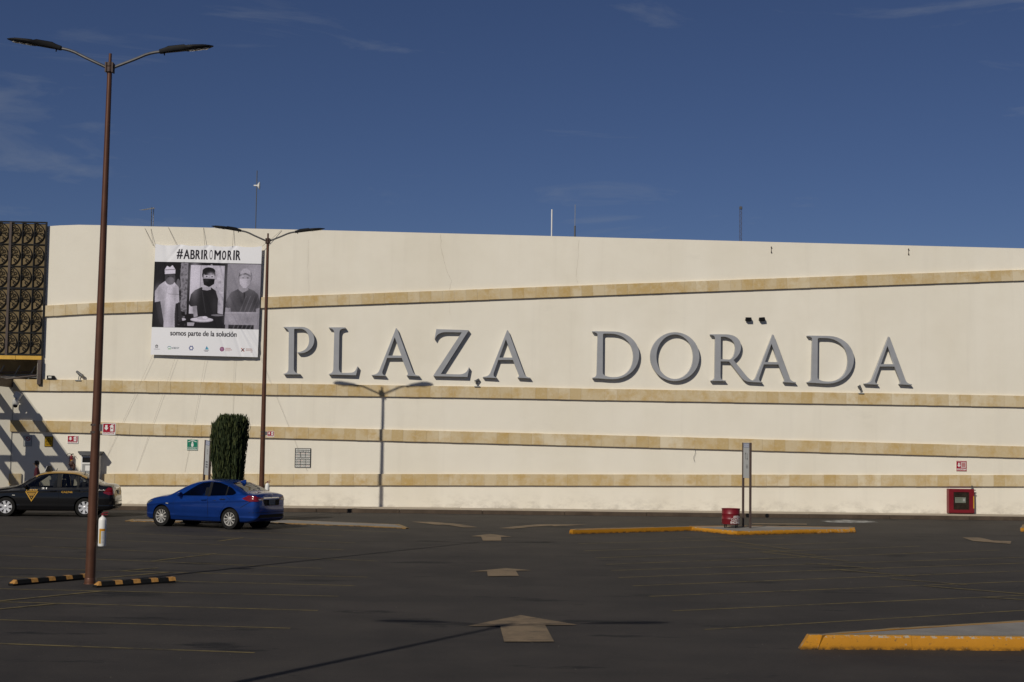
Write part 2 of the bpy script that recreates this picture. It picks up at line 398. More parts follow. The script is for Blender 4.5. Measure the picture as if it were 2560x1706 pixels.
RIGHT_BAYS = [((1760,1574.5),(2640,1522)), ((1681,1528),(2640,1485.5)), ((1623,1491.7),(2640,1451)), ((1583,1465.6),(2640,1425)),
    ((1545.5,1444.6),(2640,1405.6)), ((1530,1427),(2640,1391.5)), ((1515,1411.5),(2500,1376)), ((1488,1395.4),(2300,1366)),
    ((1460,1378),(2120,1356.5)), ((1445,1360),(1960,1346)), ((1700,1345),(2050,1336))]
for a_, b_ in LEFT_BAYS + RIGHT_BAYS: stripe('bay_line', a_, b_)
q = lambda x, y: (1380 + x / 1.994, 1250 + y / 1.994)
for a_, b_ in [((-20,1526),(145,1510)), ((-20,1505.5),(256,1479)), ((245,1447),(430,1431)), ((307,1428),(395,1421)), ((380,1404),(540,1385)), ((545,1354),(610,1345))] + \
        [(q(*s), q(*e)) for s, e in [((830,200),(1190,248)), ((930,235),(1320,278)), ((1050,262),(1480,308)), ((1260,317),(1630,345)), ((1400,348),(1810,382)), ((1690,395),(2070,425)), ((1850,430),(2400,474)), ((2140,487),(2400,502))]]:
    stripe('bay_divider_line', a_, b_, 0.10, None, 0.008)
ARROWS = [[(1302,1540),(1443,1564),(1363,1565),(1385.5,1606.5),(1260.5,1606.5),(1250,1567),(1169,1567)],
    [(1264.5,1422),(1330,1427.5),(1289.7,1428.7),(1297,1441.5),(1219.5,1442.5),(1217.6,1430),(1174.5,1430.5)],
    [(1223.7,1336),(1279.3,1343),(1252.2,1343.6),(1253.5,1353),(1207.4,1353),(1203,1343),(1177,1342)],
    [(1029,1305.5),(1079,1306),(1132,1310),(1165,1314),(1193,1319.5),(1159.7,1320),(1120.6,1314),(1087,1312.7)],
    [(1247.7,1322),(1285,1317.5),(1339.6,1312.3),(1359,1312),(1468.6,1313),(1386.5,1317),(1378.7,1315.5),(1331.7,1318),(1284.8,1323)],
    [(2405.6,1345),(2450.7,1345.3),(2483,1352.8),(2528.4,1354.3),(2526,1361),(2473,1357),(2433,1353.8)],
    [(1880,1309.5),(2017,1310.5),(2017,1313),(1880,1312)]]
for i, pts in enumerate(ARROWS): sheet('painted_arrow' if i < 6 else 'painted_strip', pts, M['arrow'], 0.012)
# white paint spilled at the foot of the kerb
spill = mat_worn('spilled_white_paint', (0.42, 0.43, 0.42), (0.06, 0.055, 0.05), 0.47, 0.05, 3.0)
sheet('paint_spill', [(2050,1303.5),(2110,1300.5),(2185,1304),(2196,1307),(2130,1308.5),(2070,1306)], spill, 0.006)

# pavement along the wall, one concrete slab per joint, with the dark kerb in front
SW_H = 0.15
walk = MB(); u0, u1 = -26.0, 26.0; walk.box(u0, u1, -1.55, 0.4, -0.1, SW_H - 0.012)
sidewalk = tag(walk.build('pavement', M['mortar'], None, WBASE, WANG), kind='structure')
u = u0
while u < u1:
    w = 2.4
    s = MB(); s.box(0.006, w - 0.006, -1.56, -0.004, 0.02, SW_H + random.uniform(-0.004, 0.004))
    s.build('paving_slab', M['sidewalk'], sidewalk, (u, 0, 0), bevel=0.008); u += w
u = u0; wk = 3.1
while u < u1:
    s = MB(); j = random.uniform(-0.008, 0.008)
    s.box(0.006, wk - 0.006, -1.80 + j, -1.566, -0.05, SW_H - 0.006 + random.uniform(-0.006, 0.003))
    s.build('kerb_stone', M['kerb'], sidewalk, (u, 0, 0), bevel=0.018, bseg=2); u += wk
for px_ in (1869, 1918):
    uu = WP(px_, 1288, 1.82)[0]
    s = MB(); s.lathe([(0.052, -1.812), (0.075, -1.812), (0.075, -1.70), (0.052, -1.70)], 14, 'y', (0, 0, 0.075), capped=False)
    s.lathe([(0.05, -1.806), (0.0, -1.806)], 14, 'y', (0, 0, 0.075), capped=False)
    s.build('drain_outlet', M['black'], sidewalk, (uu, 0, 0))

def island(name, front, back, h, paint='ykerb', batter=0.012, blk=1.6):
    """kerbed island: front/back lists of ground points; painted kerb stones in front, concrete on top"""
    root = place(name, None, None, front[0]); tag(root, kind='structure'); o = root.location
    F = [p - o for p in front]; B = [p - o for p in back]
    top = MB(); poly = F + B[::-1]
    ctr = sum(poly, Vector()) / len(poly)
    inner = [p + Vector((0, 0.09 + batter, 0)) for p in F] + [p - Vector((0, 0.07, 0)) for p in B[::-1]]
    inner = [ctr + (p - ctr) * 0.99 for p in inner]
    top.prism([(p.x, p.y) for p in inner], -0.05, h - 0.006, 0, 'xy'); top.build('island_slab', M['island'], root)
    ring = poly + [poly[0]]
    for a, b_ in zip(ring[:-1], ring[1:]):
        L = (b_ - a).length
        if L < 0.6 and batter > 0.02: continue
        if L < 0.05: continue
        n = max(1, int(round(L / blk))); d = (b_ - a) / n
        nrm = Vector((-d.y, d.x, 0)).normalized()
        if nrm.dot(ctr - (a + b_) / 2) < 0: nrm = -nrm
        for i in range(n):
            p0, p1 = a + d * (i + 0.001), a + d * (i + 0.999); w = 0.16
            k = MB(); j = random.uniform(-0.008, 0.008); hh = h + random.uniform(-0.006, 0.006)
            vs_ = [p0 - nrm * (0.012 + j), p1 - nrm * (0.012 + j), p1 + nrm * w, p0 + nrm * w]
            up = [p0 + nrm * (batter + j), p1 + nrm * (batter + j), p1 + nrm * w, p0 + nrm * w]
            ns = max(2, min(14, int(L / n / 0.12))); rows = []
            for q_ in range(ns + 1):
                t_ = q_ / ns; e = 0.0 if q_ in (0, ns) else 1.0
                fb, ft, bk_ = vs_[0].lerp(vs_[1], t_), up[0].lerp(up[1], t_), up[3].lerp(up[2], t_)
                jy, jz = random.uniform(-.003, .003) * e, random.uniform(-.006, .003) * e
                rows.append([(fb.x, fb.y, -0.05), (fb.x - nrm.x * jy, fb.y - nrm.y * jy, 0.02), (ft.x - nrm.x * (.012 - jy), ft.y - nrm.y * (.012 - jy), hh - 0.03 + jz), (ft.x + nrm.x * (.014 + jy), ft.y + nrm.y * (.014 + jy), hh + jz * .6), (bk_.x, bk_.y, hh), (bk_.x, bk_.y, -0.05)])
            vv = [p_ for r_ in rows for p_ in r_]; ff, mm = [], []
            for q_ in range(ns):
                for c_ in range(5): ff.append((q_*6+c_, q_*6+c_+1, q_*6+c_+7, q_*6+c_+6)); mm.append(1 if c_ == 3 else 0)
            k.add(vv, ff + [tuple(range(6)), tuple(ns*6+c_ for c_ in range(6))]); k.m[-len(ff)-2:] = mm + [0, 0]
            bmsh = k.mesh('kerb_block', [M[paint], M['ytop']], smooth=True, ang=48)
            place('kerb_block', bmsh, root)
    return root
hN, hM, hL = 0.19, 0.125, 0.03
nb = [G(2020, 1586, hN), G(2240, 1569, hN), G(2580, 1548.5, hN), G(2760, 1538, hN)]
for p in nb: p.z = 0
near = island('parking_island', [G(1997, 1624), G(2280, 1625.5), G(2580, 1628), G(2760, 1630)], nb, hN, 'ykerb', 0.035, 3.4)
for ch in near.children:            # the nose of the kerb is ramped back
    for v in ch.data.vertices:
        if v.co.z > 0 and v.co.x < 0.5: v.co.x += 0.15 * (v.co.z / hN) * (1 - max(0.0, v.co.x) / 0.5)
mb_ = [G(1436, 1322.5, hM), G(1722, 1315.5, hM), G(1900, 1314.5, hM), G(2134, 1318, hM)]
for p in mb_: p.z = 0
island('parking_island', [G(1424, 1335), G(1722, 1326.5), G(1843, 1338.3), G(2138, 1331.5)], mb_, hM)
lb_ = [G(330, 1298, hL), G(420, 1299, hL), G(700, 1298.5, hL), G(1000, 1311, hL)]
for p in lb_: p.z = 0
island('parking_island', [G(312, 1304.5), G(420, 1306.5), G(700, 1309.5), G(900, 1316), G(1022, 1322)], lb_, hL, 'ykerb_faded')
island('parking_island', [G(2552, 1329.5), G(2700, 1333)], [G(2556, 1321), G(2700, 1322)], 0.13)

# grit and scraps of litter lying on the asphalt, too many to count
gr_ = MB(); rl = random.Random(11)
for k in range(900):
    d_ = 13 + 40 * rl.random() ** 1.3; x_ = rl.uniform(-.36, .36) * d_; s_ = rl.uniform(.004, .009) * (1.8 if rl.random() < .06 else 1); a_ = rl.uniform(0, 6.3)
    P_ = [(x_ + s_ * rl.uniform(.6, 1.2) * math.cos(a_ + t_), d_ + s_ * rl.uniform(.6, 1.2) * math.sin(a_ + t_), .004) for t_ in (0, 2.1, 4.2)]
    gr_.add(P_ + [(x_, d_, .004 + s_ * .7)], [(0, 1, 3), (1, 2, 3), (2, 0, 3)])
tag(gr_.build('grit', simple('pale_grit', (0.13, 0.118, 0.10), .9, 0, .5, 40)), 'scattered pale grit on the asphalt', 'grit', kind='stuff')

# ------------------------------------------------------------------ the shopping-centre building
bld = thing('shopping_center_building', 'long cream rendered mall facade with slanting ochre stone bands', 'building', WBASE, WANG)
TOP_PX = [(113,566.5),(150,564),(196,562.4),(253,563.3),(360,566.2),(440,567.7),(860,577.2),(1340,589.6),(1960,606.2),(2560,621.5),(2760,627)]
top = [WP(*p) for p in TOP_PX]
UL, UR = WP(-330, 1100)[0], top[-1][0]
z_ledge = WP(100, 962)[1]; u_step = WP(100, 950)[0] - 0.12
poly = [(UL, 0.0), (UR, 0.0)] + top[::-1] + [(u_step, top[0][1] - 0.05), (u_step, z_ledge), (UL, z_ledge)]
w = MB(); w.prism(poly, 0.0, 0.45); w.build('wall', M['plaster'], bld)
rf = MB(); zr = min(t[1] for t in top) - 1.3
rf.box(u_step + 0.2, UR - 0.1, 0.46, 22, zr - 0.3, zr); rf.build('roof', M['island'], bld)
bk = MB(); bk.box(UL, u_step + 0.3, 2.1, 2.4, z_ledge - 0.3, top[0][1] - 0.1)
bk.box(UL, u_step + 0.3, 0.45, 2.2, z_ledge - 0.4, z_ledge - 0.05); bk.build('recess_wall', M['bronze'], bld)  # dark brown colour stands in for the shade inside the recess
rp = MB(); rp.box(u_step + 0.005, u_step + 0.3, 0.46, 2.0, z_ledge, top[0][1] - 0.3); rp.build('return_wall', M['plaster'], bld)

BANDS = [
    ([(22,1184.5),(54,1184.5)], 28.8, False),
    ([(256,1185),(780,1185.2),(1720,1186.7),(2560,1188.4),(2740,1188.8)], 28.2, True),
    ([(25.5,1050.6),(230,1054.6),(340,1059),(780,1069.4),(1720,1093.6),(2560,1116.8),(2740,1121.8)], 28.4, True),
    ([(33.5,948.6),(235,950.2),(680,959.2),(1360,969.3),(1440,971.5),(2320,985.5),(2560,990),(2740,993.3)], 28.4, True),
    ([(105,765.3),(160,761.7),(243,757.5),(375,753.8),(651,743.5),(1124,726.3),(1400,716),(1850,699.2),(2560,674.6),(2740,668.4)], 27.0, False)]
BOFF = 0.085
ub = MB(); ub.box(-0.5, 0.5, -0.5, 0.5, -0.5, 0.5)
STONE_ME = ub.mesh('stone', M['stone'], bevel=0.017)
loose = MB()      # the stones past three hundred: highest band and the short stub
for bi, (pts, th, single) in enumerate(BANDS):
    T = [WP(x, y, BOFF) for x, y in pts]; Bm = [WP(x, y + th, BOFF) for x, y in pts]
    us = [t[0] for t in T]; zt = [t[1] for t in T]; zb = [t[1] for t in Bm]; ub_ = [t[0] for t in Bm]
    Z = lambda u_: (float(np.interp(u_, us, zt)), float(np.interp(u_, ub_, zb)))
    bed = MB(); n = max(2, int((us[-1] - us[0]) / 1.0)); vs_ = []
    for i in range(n + 1):
        uu = us[0] + 0.01 + (us[-1] - us[0] - 0.02) * i / n; a, b_ = Z(uu)
        vs_ += [(uu, -BOFF + 0.009, b_ + 0.008), (uu, -BOFF + 0.009, a - 0.008), (uu, 0.02, b_ + 0.008), (uu, 0.02, a - 0.008)]
    fs = []
    for i in range(n):
        k = 4 * i; fs += [(k, k+1, k+5, k+4), (k+1, k+3, k+7, k+5), (k+2, k, k+4, k+6)]
    fs += [(0, 2, 3, 1), (4*n, 4*n+1, 4*n+3, 4*n+2)]
    bed.add(vs_, fs); band = bed.build('stone_band', M['mortar'], bld)
    u_ = us[0]
    while u_ < us[-1] - 0.05:
        wdt = min(random.choice([0.44, 0.45, 0.45, 0.46, 0.47]), us[-1] - u_)
        a0, b0 = Z(u_); a1, b1 = Z(u_ + wdt)
        h = (a0 + a1 - b0 - b1) / 2; zc = (a0 + a1 + b0 + b1) / 4; sl = math.atan(((a1 + b1) - (a0 + b0)) / 2 / wdt)
        dep = BOFF + random.uniform(-0.003, 0.003); zc += random.uniform(-0.003, 0.003)
        if single:
            s = place('stone', STONE_ME, band, (u_ + wdt / 2, -dep / 2 + 0.004, zc))
            s.scale = (wdt - 0.007, dep + 0.008, h); s.rotation_euler = (0, -sl, 0)
        else:
            st = len(loose.v); loose.box(-wdt/2 + .0035, wdt/2 - .0035, -dep / 2 - .004, dep / 2 + .004, -h/2, h/2)
            loose.xform(Matrix.Translation((u_ + wdt / 2, -dep / 2 + .004, zc)) @ Matrix.Rotation(-sl, 4, 'Y'), st)
        u_ += wdt
tag(loose.build('stones', M['stone'], bld, bevel=0.005), kind='stuff')
# hairline cracks in the render
def crackline(pts, w=0.014):
    m = MB(); P = [WP(*p) for p in pts]; Q = [P[0]]
    for a, b_ in zip(P[:-1], P[1:]):
        for i in range(1, 5):
            t = i / 4; Q.append((a[0] + (b_[0]-a[0])*t + random.uniform(-.02, .02), a[1] + (b_[1]-a[1])*t))
    vs_ = []
    for (a, b_) in Q:
        k = w * random.uniform(0.3, 1); vs_ += [(a - k/2, -0.003, b_), (a + k/2, -0.003, b_)]
    m.add(vs_, [(2*i, 2*i+1, 2*i+3, 2*i+2) for i in range(len(Q)-1)]); m.build('crack', M['crack'], bld)
crackline([(1102,586),(1103,620),(1110,650),(1117,680),(1128,702),(1124,724)])
crackline([(1448,600),(1446,640),(1440,690),(1443,708)], 0.010)
crackline([(771,600),(770,690),(773,735)], 0.008)
crackline([(1124,758),(1126,790)], 0.008)
ex = MB()   # small rusty eye bolts below the parapet
for x_, y_ in ((1928, 625), (2271, 630)):
    u_, z_ = WP(x_, y_)
    b = MB()
    for dz in (-0.09, 0.09): b.tube([(0, 0.02, dz), (0, -0.05, dz)], 0.022, 8)
    b.box(-0.008, 0.008, -0.02, -0.008, -0.14, 0.14)
    b.build('eye_bolt', M['brown'], bld, (u_, 0, z_))
ua, za = WP(1737, 1122); wire = MB(); wire.tube([(0, -0.03, 0), (0.02, -0.05, -0.15), (-0.06, -0.05, -0.35), (-0.02, -0.06, -0.5)], 0.006, 5)
wire.build('loose_wire', M['dgrey'], bld, (ua, 0, za))

# ------------------------------------------------------------------ wrought-iron screen in the upper left corner
su0, sz1 = WP(113.5, 558); sz0 = WP(102, 888)[1]
scr = thing('ornamental_screen', 'black wrought-iron screen of half-wheel scrolls above the left entrance', 'screen', wpos(su0 + 0.075, 0.10, sz0), WANG)
cw, chh, ncol, nrow = 0.452, (sz1 - sz0) / 6, 8, 6
c = MB(); R_ = chh / 2 - 0.03
arc = [(R_ * 0.93 * math.cos(t), 0, R_ * math.sin(t)) for t in np.linspace(-math.pi / 2, math.pi / 2, 17)]
c.tube(arc, 0.020, 5)
c.tube([(0.06 * math.cos(t), 0, 0.085 * math.sin(t)) for t in np.linspace(-math.pi / 2, math.pi / 2, 7)], 0.026, 5)
for ang, rr in ((72, 0.29), (36, 0.26), (-6, 0.27), (-48, 0.29)):
    a = math.radians(ang); d = Vector((math.cos(a), 0, math.sin(a))); s = Vector((-d.z, 0, d.x)) * (1 if ang > 20 else -1)
    pth = [d * 0.06, d * (rr * 0.7) - s * 0.02]
    cc = d * rr
    for t in np.linspace(-100, 200, 10):
        tt = math.radians(t); pth.append(cc + d * 0.052 * math.cos(tt) * 1.0 + s * 0.052 * math.sin(tt))
    c.tube([tuple(p) for p in pth], 0.0125, 5)
CELL = c.mesh('scroll_panel', M['iron'], smooth=True, ang=60)
for i in range(ncol):
    for j in range(nrow):
        place('scroll_panel', CELL, scr, (-(i + 1) * cw + 0.015, 0, (j + 0.5) * chh))
for i in range(ncol + 1):
    b = MB(); wv = 0.045 if i == 3 else (0.03 if i == 0 else 0.016)
    b.box(-wv, wv, -0.03, 0.03, -0.03, sz1 - sz0); b.build('screen_mullion', M['iron'] if i != 3 else M['brown'], scr, (-i * cw, 0, 0))
for j in range(nrow + 1):
    b = MB(); hv = 0.03 if j in (0, 3, 6) else 0.014
    b.box(-ncol * cw, 0.03, -0.024, 0.026, -hv, hv); b.build('screen_rail', M['iron'], scr, (0, 0, j * chh))
b = MB(); b.box(-ncol * cw, 0.02, 0.030, 0.07, 0, sz1 - sz0 - 0.05); b.build('backing_panel', M['bronze'], scr)
for i in range(4):
    b = MB(); b.box(-(i + 1) * 0.98 + 0.006, -i * 0.98 - 0.006, -0.06, 0.10, -0.19, -0.045); b.build('gold_fascia', M['gold'], scr)
# post and clutter on the ledge below the screen
up_, _ = WP(100, 930)
ps = MB(); ps.box(-0.07, 0.07, -0.07, 0.07, 0, sz0 - z_ledge - 0.2); tag(ps.build('brown_steel_post', M['brown'], None, wpos(up_ + 0.02, 0.12, z_ledge)),
    'short brown steel post holding up the right end of the iron screen', 'post')
bundle = thing('pipe_bundle', 'dark tangle of pipes and cables on the ledge under the iron screen', 'pipes', wpos(WP(40, 940)[0], -0.5, z_ledge + 0.0), WANG)
for k in range(7):
    p = MB(); z0 = 0.06 + 0.11 * (k % 4)
    p.tube([(-2.2, random.uniform(-.3, .3), z0), (-0.6, random.uniform(-.3, .2), z0 + random.uniform(-.03, .1)), (0.65, random.uniform(-.2, .3), z0 + random.uniform(-0.02, .2))], random.uniform(0.025, 0.05), 7)
    p.build('pipe', M['brown'] if k % 2 else M['dgrey'], bundle, smooth=True)
for k in range(4):
    p = MB(); x_ = -1.6 + k * 0.6
    p.tube([(x_, 0.1, 0), (x_ + 0.35, 0.15, 0.75)], 0.03, 6); p.build('prop', M['dgrey'], bundle, smooth=True)
p = MB(); p.tube([(0.5, -0.3, 0.03), (0.8, -0.34, 0.05), (1.1, -0.30, 0.02), (1.5, -0.36, 0.04), (1.75, -0.33, 0.02)], 0.02, 6); p.build('cable', M['grey'], bundle, smooth=True)

# entrance pergola: beams square to the wall, cross bars and a column (mostly out of frame to the left)
ub0, zb0 = WP(33, 950)
per = thing('entrance_pergola', 'dark steel pergola beams and column at the far left entrance', 'pergola', wpos(ub0, 0, 0), WANG)
for i in range(7):
    b = MB(); b.box(-0.155 - i * 0.86, -i * 0.86, -7.2, -0.02, zb0 - 0.29, zb0 - 0.005); b.build('beam', M['brown'], per)
b = MB(); b.box(-5.5, -0.02, -7.0, -0.03, zb0 + 0.106, zb0 + 0.116); b.build('shade_sheet', mat_glass('translucent_shade_sheet', (0.84, 0.84, 0.83)), per)  # unseen sheet added above the beams to dim the sun patches between them
for y_ in (-1.78, -3.75, -5.9):
    b = MB(); b.box(-5.4, 0.01, y_ - 0.10, y_ + 0.10, zb0 + 0.0, zb0 + 0.10); b.build('cross_bar', M['brown'], per)
for du, dy in ((-0.62, -2.35), (-5.0, -2.35), (-5.0, -6.6)):
    b = MB(); b.box(du - 0.17, du + 0.17, dy - 0.17, dy + 0.17, 0.0, zb0 - 0.30)
    b.box(du - 0.24, du + 0.24, dy - 0.24, dy + 0.24, 0.0, 0.30); b.build('column', M['brown'], per, bevel=0.01)

# ------------------------------------------------------------------ the big grey letters
def bez(p0, p1, p2, p3, n=9):
    return [tuple((1-t)**3*a + 3*(1-t)**2*t*b_ + 3*(1-t)*t*t*c_ + t**3*d_ for a, b_, c_, d_ in zip(p0, p1, p2, p3)) for t in [i / n for i in range(1, n + 1)]]
def contour(spec):
    out = [spec[0]]
    for s in spec[1:]:
        if len(s) == 2: out.append(s)
        else: out += bez(out[-1], s[0:2], s[2:4], s[4:6])
    return out
GLYPH = {
 'P': (690, 800, 5.739, [[(108,100),(370,101),(480,104,550,190,550,290),(548,400,450,495,320,480),(298,463),(420,462,475,380,475,290),(472,190,420,128,340,129),(262,132),(256,700),(258,750,290,770,345,775),(345,786),(108,783),(108,773),(160,765,178,740,178,690),(183,180),(178,140,150,118,108,112)]]),
 'L': (690, 800, 5.739, [[(757,106),(995,108),(995,124),(930,128,914,140,910,190),(902,690),(905,745,925,758,960,760),(1060,760),(1120,758,1148,730,1163,668),(1177,672),(1150,797),(757,786),(757,775),(800,768,820,745,822,700),(835,190),(832,145,810,122,757,121)]]),
 'A': (690, 800, 5.739, [[(1722,116),(1738,130),(1965,745),(1982,780,2010,796,2055,800),(2055,813),(1873,803),(1873,794),(1895,790,1895,775,1885,750),(1803,548),(1595,548),(1530,735),(1518,780,1540,795,1575,799),(1575,809),(1370,798),(1370,789),(1430,785,1462,770,1482,725)], [(1703,252),(1797,512),(1610,512)]]),
 'Z': (1060, 800, 7.843, [[(240,180),(880,203),(330,1062),(700,1068),(800,1062,850,1020,879,926),(891,935),(855,1123),(185,1106),(183,1092),(740,246),(430,243),(320,245,240,290,218,380),(206,378)]]),
 'D': (1460, 780, 6.92, [[(145,333),(520,340),(760,345,955,520,957,740),(955,980,760,1168,500,1168),(380,1168,300,1154,200,1152),(145,1150),(145,1138),(195,1130,222,1110,222,1060),(238,410),(235,365,200,352,145,350)], [(330,398),(332,383,345,378,360,378),(480,380),(690,388,850,540,855,770),(850,990,720,1130,520,1130),(420,1130,345,1110,325,1060)]]),
 'O': (1460, 780, 6.92, None),
 'R': (1760, 780, 7.84, [[(122,438),(430,440),(620,445,725,540,728,680),(728,800,660,890,580,945),(800,1215),(860,1290,900,1330,962,1352),(962,1372),(880,1372),(820,1370,770,1330,730,1280),(490,975),(328,972),(324,1270),(330,1320,350,1340,430,1347),(430,1359),(130,1356),(130,1345),(190,1335,212,1310,212,1260),(222,530),(218,475,190,460,122,456)], [(332,490),(480,475,610,560,615,700),(615,830,560,935,490,935),(328,925)]]),
}
ell = lambda cx, cy, rx, ry: [(cx + rx * math.cos(t), cy + ry * math.sin(t)) for t in np.linspace(0, 2 * math.pi, 57)[:-1]]
LOFF, LTH = 0.178, 0.155
def letter(ch, dx, dy, label, extra=0.0):
    ox, oy, sc, cs = GLYPH[ch]
    if ch == 'O': C = [ell(1573, 776, 425, 424), ell(1573, 777, 318, 384)]
    else: C = [contour(k) for k in cs]
    pts = [[WP(ox + x / sc + dx, oy + y / sc + dy, LOFF) for x, y in k] for k in C]
    cu_ = min(p[0] for p in pts[0]); cz = min(p[1] for p in pts[0])
    cv = bpy.data.curves.new('letter', 'CURVE'); cv.dimensions = '2D'; cv.fill_mode = 'BOTH'
    cv.extrude = LTH / 2 - 0.006; cv.bevel_depth = 0.006; cv.bevel_resolution = 1; cv.offset = -0.006
    for k in pts:
        sp = cv.splines.new('POLY'); sp.points.add(len(k) - 1); sp.use_cyclic_u = True
        for i, (a, b_) in enumerate(k): sp.points[i].co = (a - cu_, b_ - cz, 0, 1)
    t = bpy.data.objects.new('tmp', cv); COL.objects.link(t); dg = bpy.context.evaluated_depsgraph_get()
    me = bpy.data.meshes.new_from_object(t.evaluated_get(dg)); bpy.data.objects.remove(t)
    me.transform(Matrix.Translation((0, -LOFF + LTH / 2 - extra, 0)) @ Matrix.Rotation(math.pi / 2, 4, 'X'))
    me.materials.clear(); me.materials.append(M['letter'])
    o = place('sign_letter', me, None, wpos(cu_, 0, cz), WANG)
    tag(o, label, 'letter', 'grey capital letters on the facade')
letter('P', 0, 0, 'grey capital P at the start of the wall lettering')
letter('L', 0, 0, 'grey capital L right after the P on the wall')
letter('A', 0, 0, 'grey capital A between the L and the Z')
letter('Z', 0, 0, 'grey capital Z on the cream wall')
letter('A', 278, 5.0, 'grey capital A closing the first word, after the Z')
letter('D', 0, 0, 'grey capital D opening the second word, before the O')
letter('O', 0, 0, 'grey round capital O on the cream wall')
letter('R', 0, 0, 'grey capital R whose leg touches the next letter', 0.005)
letter('A', 942, 16.2, 'grey capital A joined to the leg of the R')
letter('D', 537.0, 11.0, 'grey capital D between two As in the second word')
letter('A', 1232, 21.5, 'last grey capital A at the right end of the lettering')

# ------------------------------------------------------------------ flat print: rasterised into colour attributes of fine grids
def text_tris(s, bold=0.0):
    cv = bpy.data.curves.new('txt', 'FONT'); cv.body = s; cv.offset = bold; cv.resolution_u = 4
    t = bpy.data.objects.new('tmp', cv); COL.objects.link(t); dg = bpy.context.evaluated_depsgraph_get()
    me = bpy.data.meshes.new_from_object(t.evaluated_get(dg)); bpy.data.objects.remove(t)
    me.calc_loop_triangles(); V = np.array([v.co[:2] for v in me.vertices]); T = np.array([lt.vertices[:] for lt in me.loop_triangles])
    bpy.data.meshes.remove(me)
    V -= V.min(0); V /= V.max(0)
    return V, T
class Canvas:
    """painting surface in user units (x right, y down), stored at 2x and averaged down"""
    def __init__(s, w, h, nx, bg=(1, 1, 1)):
        s.w, s.h = w, h; s.k = 2 * nx / w; s.nx = nx; s.ny = int(round(nx * h / w))
        s.a = np.empty((s.ny * 2, s.nx * 2, 3)); s.a[:] = bg
        s.Y, s.X = np.mgrid[0:s.ny*2, 0:s.nx*2]; s.X = (s.X + .5) / s.k; s.Y = (s.Y + .5) / s.k
    def _c(s, c): return np.array((c, c, c) if isinstance(c, (int, float)) else c, float)
    def put(s, mask, c, al=1.0): s.a[mask] = s.a[mask] * (1 - al) + s._c(c) * al
    def rect(s, x0, y0, x1, y1, c, al=1.0): s.put((s.X >= x0) & (s.X < x1) & (s.Y >= y0) & (s.Y < y1), c, al)
    def ell(s, cx, cy, rx, ry, c, al=1.0, rot=0):
        ca, sa = math.cos(rot), math.sin(rot); dx, dy = s.X - cx, s.Y - cy
        s.put(((dx*ca + dy*sa) / rx) ** 2 + ((-dx*sa + dy*ca) / ry) ** 2 < 1, c, al)
    def poly(s, P, c, al=1.0):
        m = np.zeros(s.X.shape, bool); n = len(P)
        for i in range(n):
            (x0, y0), (x1, y1) = P[i], P[(i + 1) % n]
            if y0 == y1: continue
            hit = ((s.Y > min(y0, y1)) & (s.Y <= max(y0, y1))) & (s.X < x0 + (s.Y - y0) * (x1 - x0) / (y1 - y0)); m ^= hit
        s.put(m, c, al)
    def line(s, p, q, w, c, al=1.0):
        d = np.hypot(q[0]-p[0], q[1]-p[1]); nx_, ny_ = -(q[1]-p[1]) / d * w / 2, (q[0]-p[0]) / d * w / 2
        s.poly([(p[0]+nx_, p[1]+ny_), (q[0]+nx_, q[1]+ny_), (q[0]-nx_, q[1]-ny_), (p[0]-nx_, p[1]-ny_)], c, al)
    def text(s, t, x0, y0, x1, y1, c, bold=0.0):
        V, T = text_tris(t, bold); P = np.column_stack((x0 + V[:, 0] * (x1 - x0), y1 - V[:, 1] * (y1 - y0)))
        for tri in T: s.poly([tuple(P[i]) for i in tri], c)
    def out(s): return s.a.reshape(s.ny, 2, s.nx, 2, 3).mean((1, 3))
def print_mesh(name, w, h, cv, mat, disp=None):
    """grid w x h metres, upper-left at x=0,z=h, facing -y"""
    a = cv.out() if isinstance(cv, Canvas) else cv; ny, nx = a.shape[:2]
    xs = (np.arange(nx + 1)) / nx * w; zs = h - np.arange(ny + 1) / ny * h
    X, Z = np.meshgrid(xs, zs); Y = np.zeros_like(X)
    if disp is not None: X, Y, Z = disp(X, Z)
    V = np.column_stack((X.ravel(), Y.ravel(), Z.ravel()))
    I = np.arange((nx + 1) * (ny + 1)).reshape(ny + 1, nx + 1)
    Fq = np.column_stack((I[1:, :-1].ravel(), I[1:, 1:].ravel(), I[:-1, 1:].ravel(), I[:-1, :-1].ravel()))
    me = bpy.data.meshes.new(name); me.vertices.add(len(V)); me.vertices.foreach_set('co', V.ravel())
    me.loops.add(Fq.size); me.loops.foreach_set('vertex_index', Fq.ravel().astype(np.int32))
    me.polygons.add(len(Fq)); me.polygons.foreach_set('loop_start', np.arange(0, Fq.size, 4, dtype=np.int32))
    me.polygons.foreach_set('loop_total', np.full(len(Fq), 4, dtype=np.int32)); me.update(calc_edges=True)
    at = me.color_attributes.new('Col', 'FLOAT_COLOR', 'CORNER')
    C = np.ones((len(Fq), 4, 4)); C[:, :, :3] = a.reshape(-1, 1, 3); at.data.foreach_set('color', C.ravel().astype(np.float32))
    me.polygons.foreach_set('use_smooth', [True] * len(Fq)); me.materials.append(mat)
    return me

# ------------------------------------------------------------------ the banner
cv = Canvas(1230, 1220, 360, (0.80, 0.80, 0.83))
def bx(x): return x - 82
def by(y): return y - 250
def rect(x0, y0, x1, y1, c, al=1): cv.rect(bx(x0), by(y0), bx(x1), by(y1), c, al)
def ellp(x, y, rx, ry, c, al=1, rot=0): cv.ell(bx(x), by(y), rx, ry, c, al, rot)
def polyp(P, c, al=1): cv.poly([(bx(x), by(y)) for x, y in P], c, al)
def tone(v):
    v = v ** 1.15 * 1.08; return (v * 0.98, v * 0.93, v * 1.10)
rect(70, 445, 1330, 1168, tone(0.020))
rng = np.random.RandomState(3)
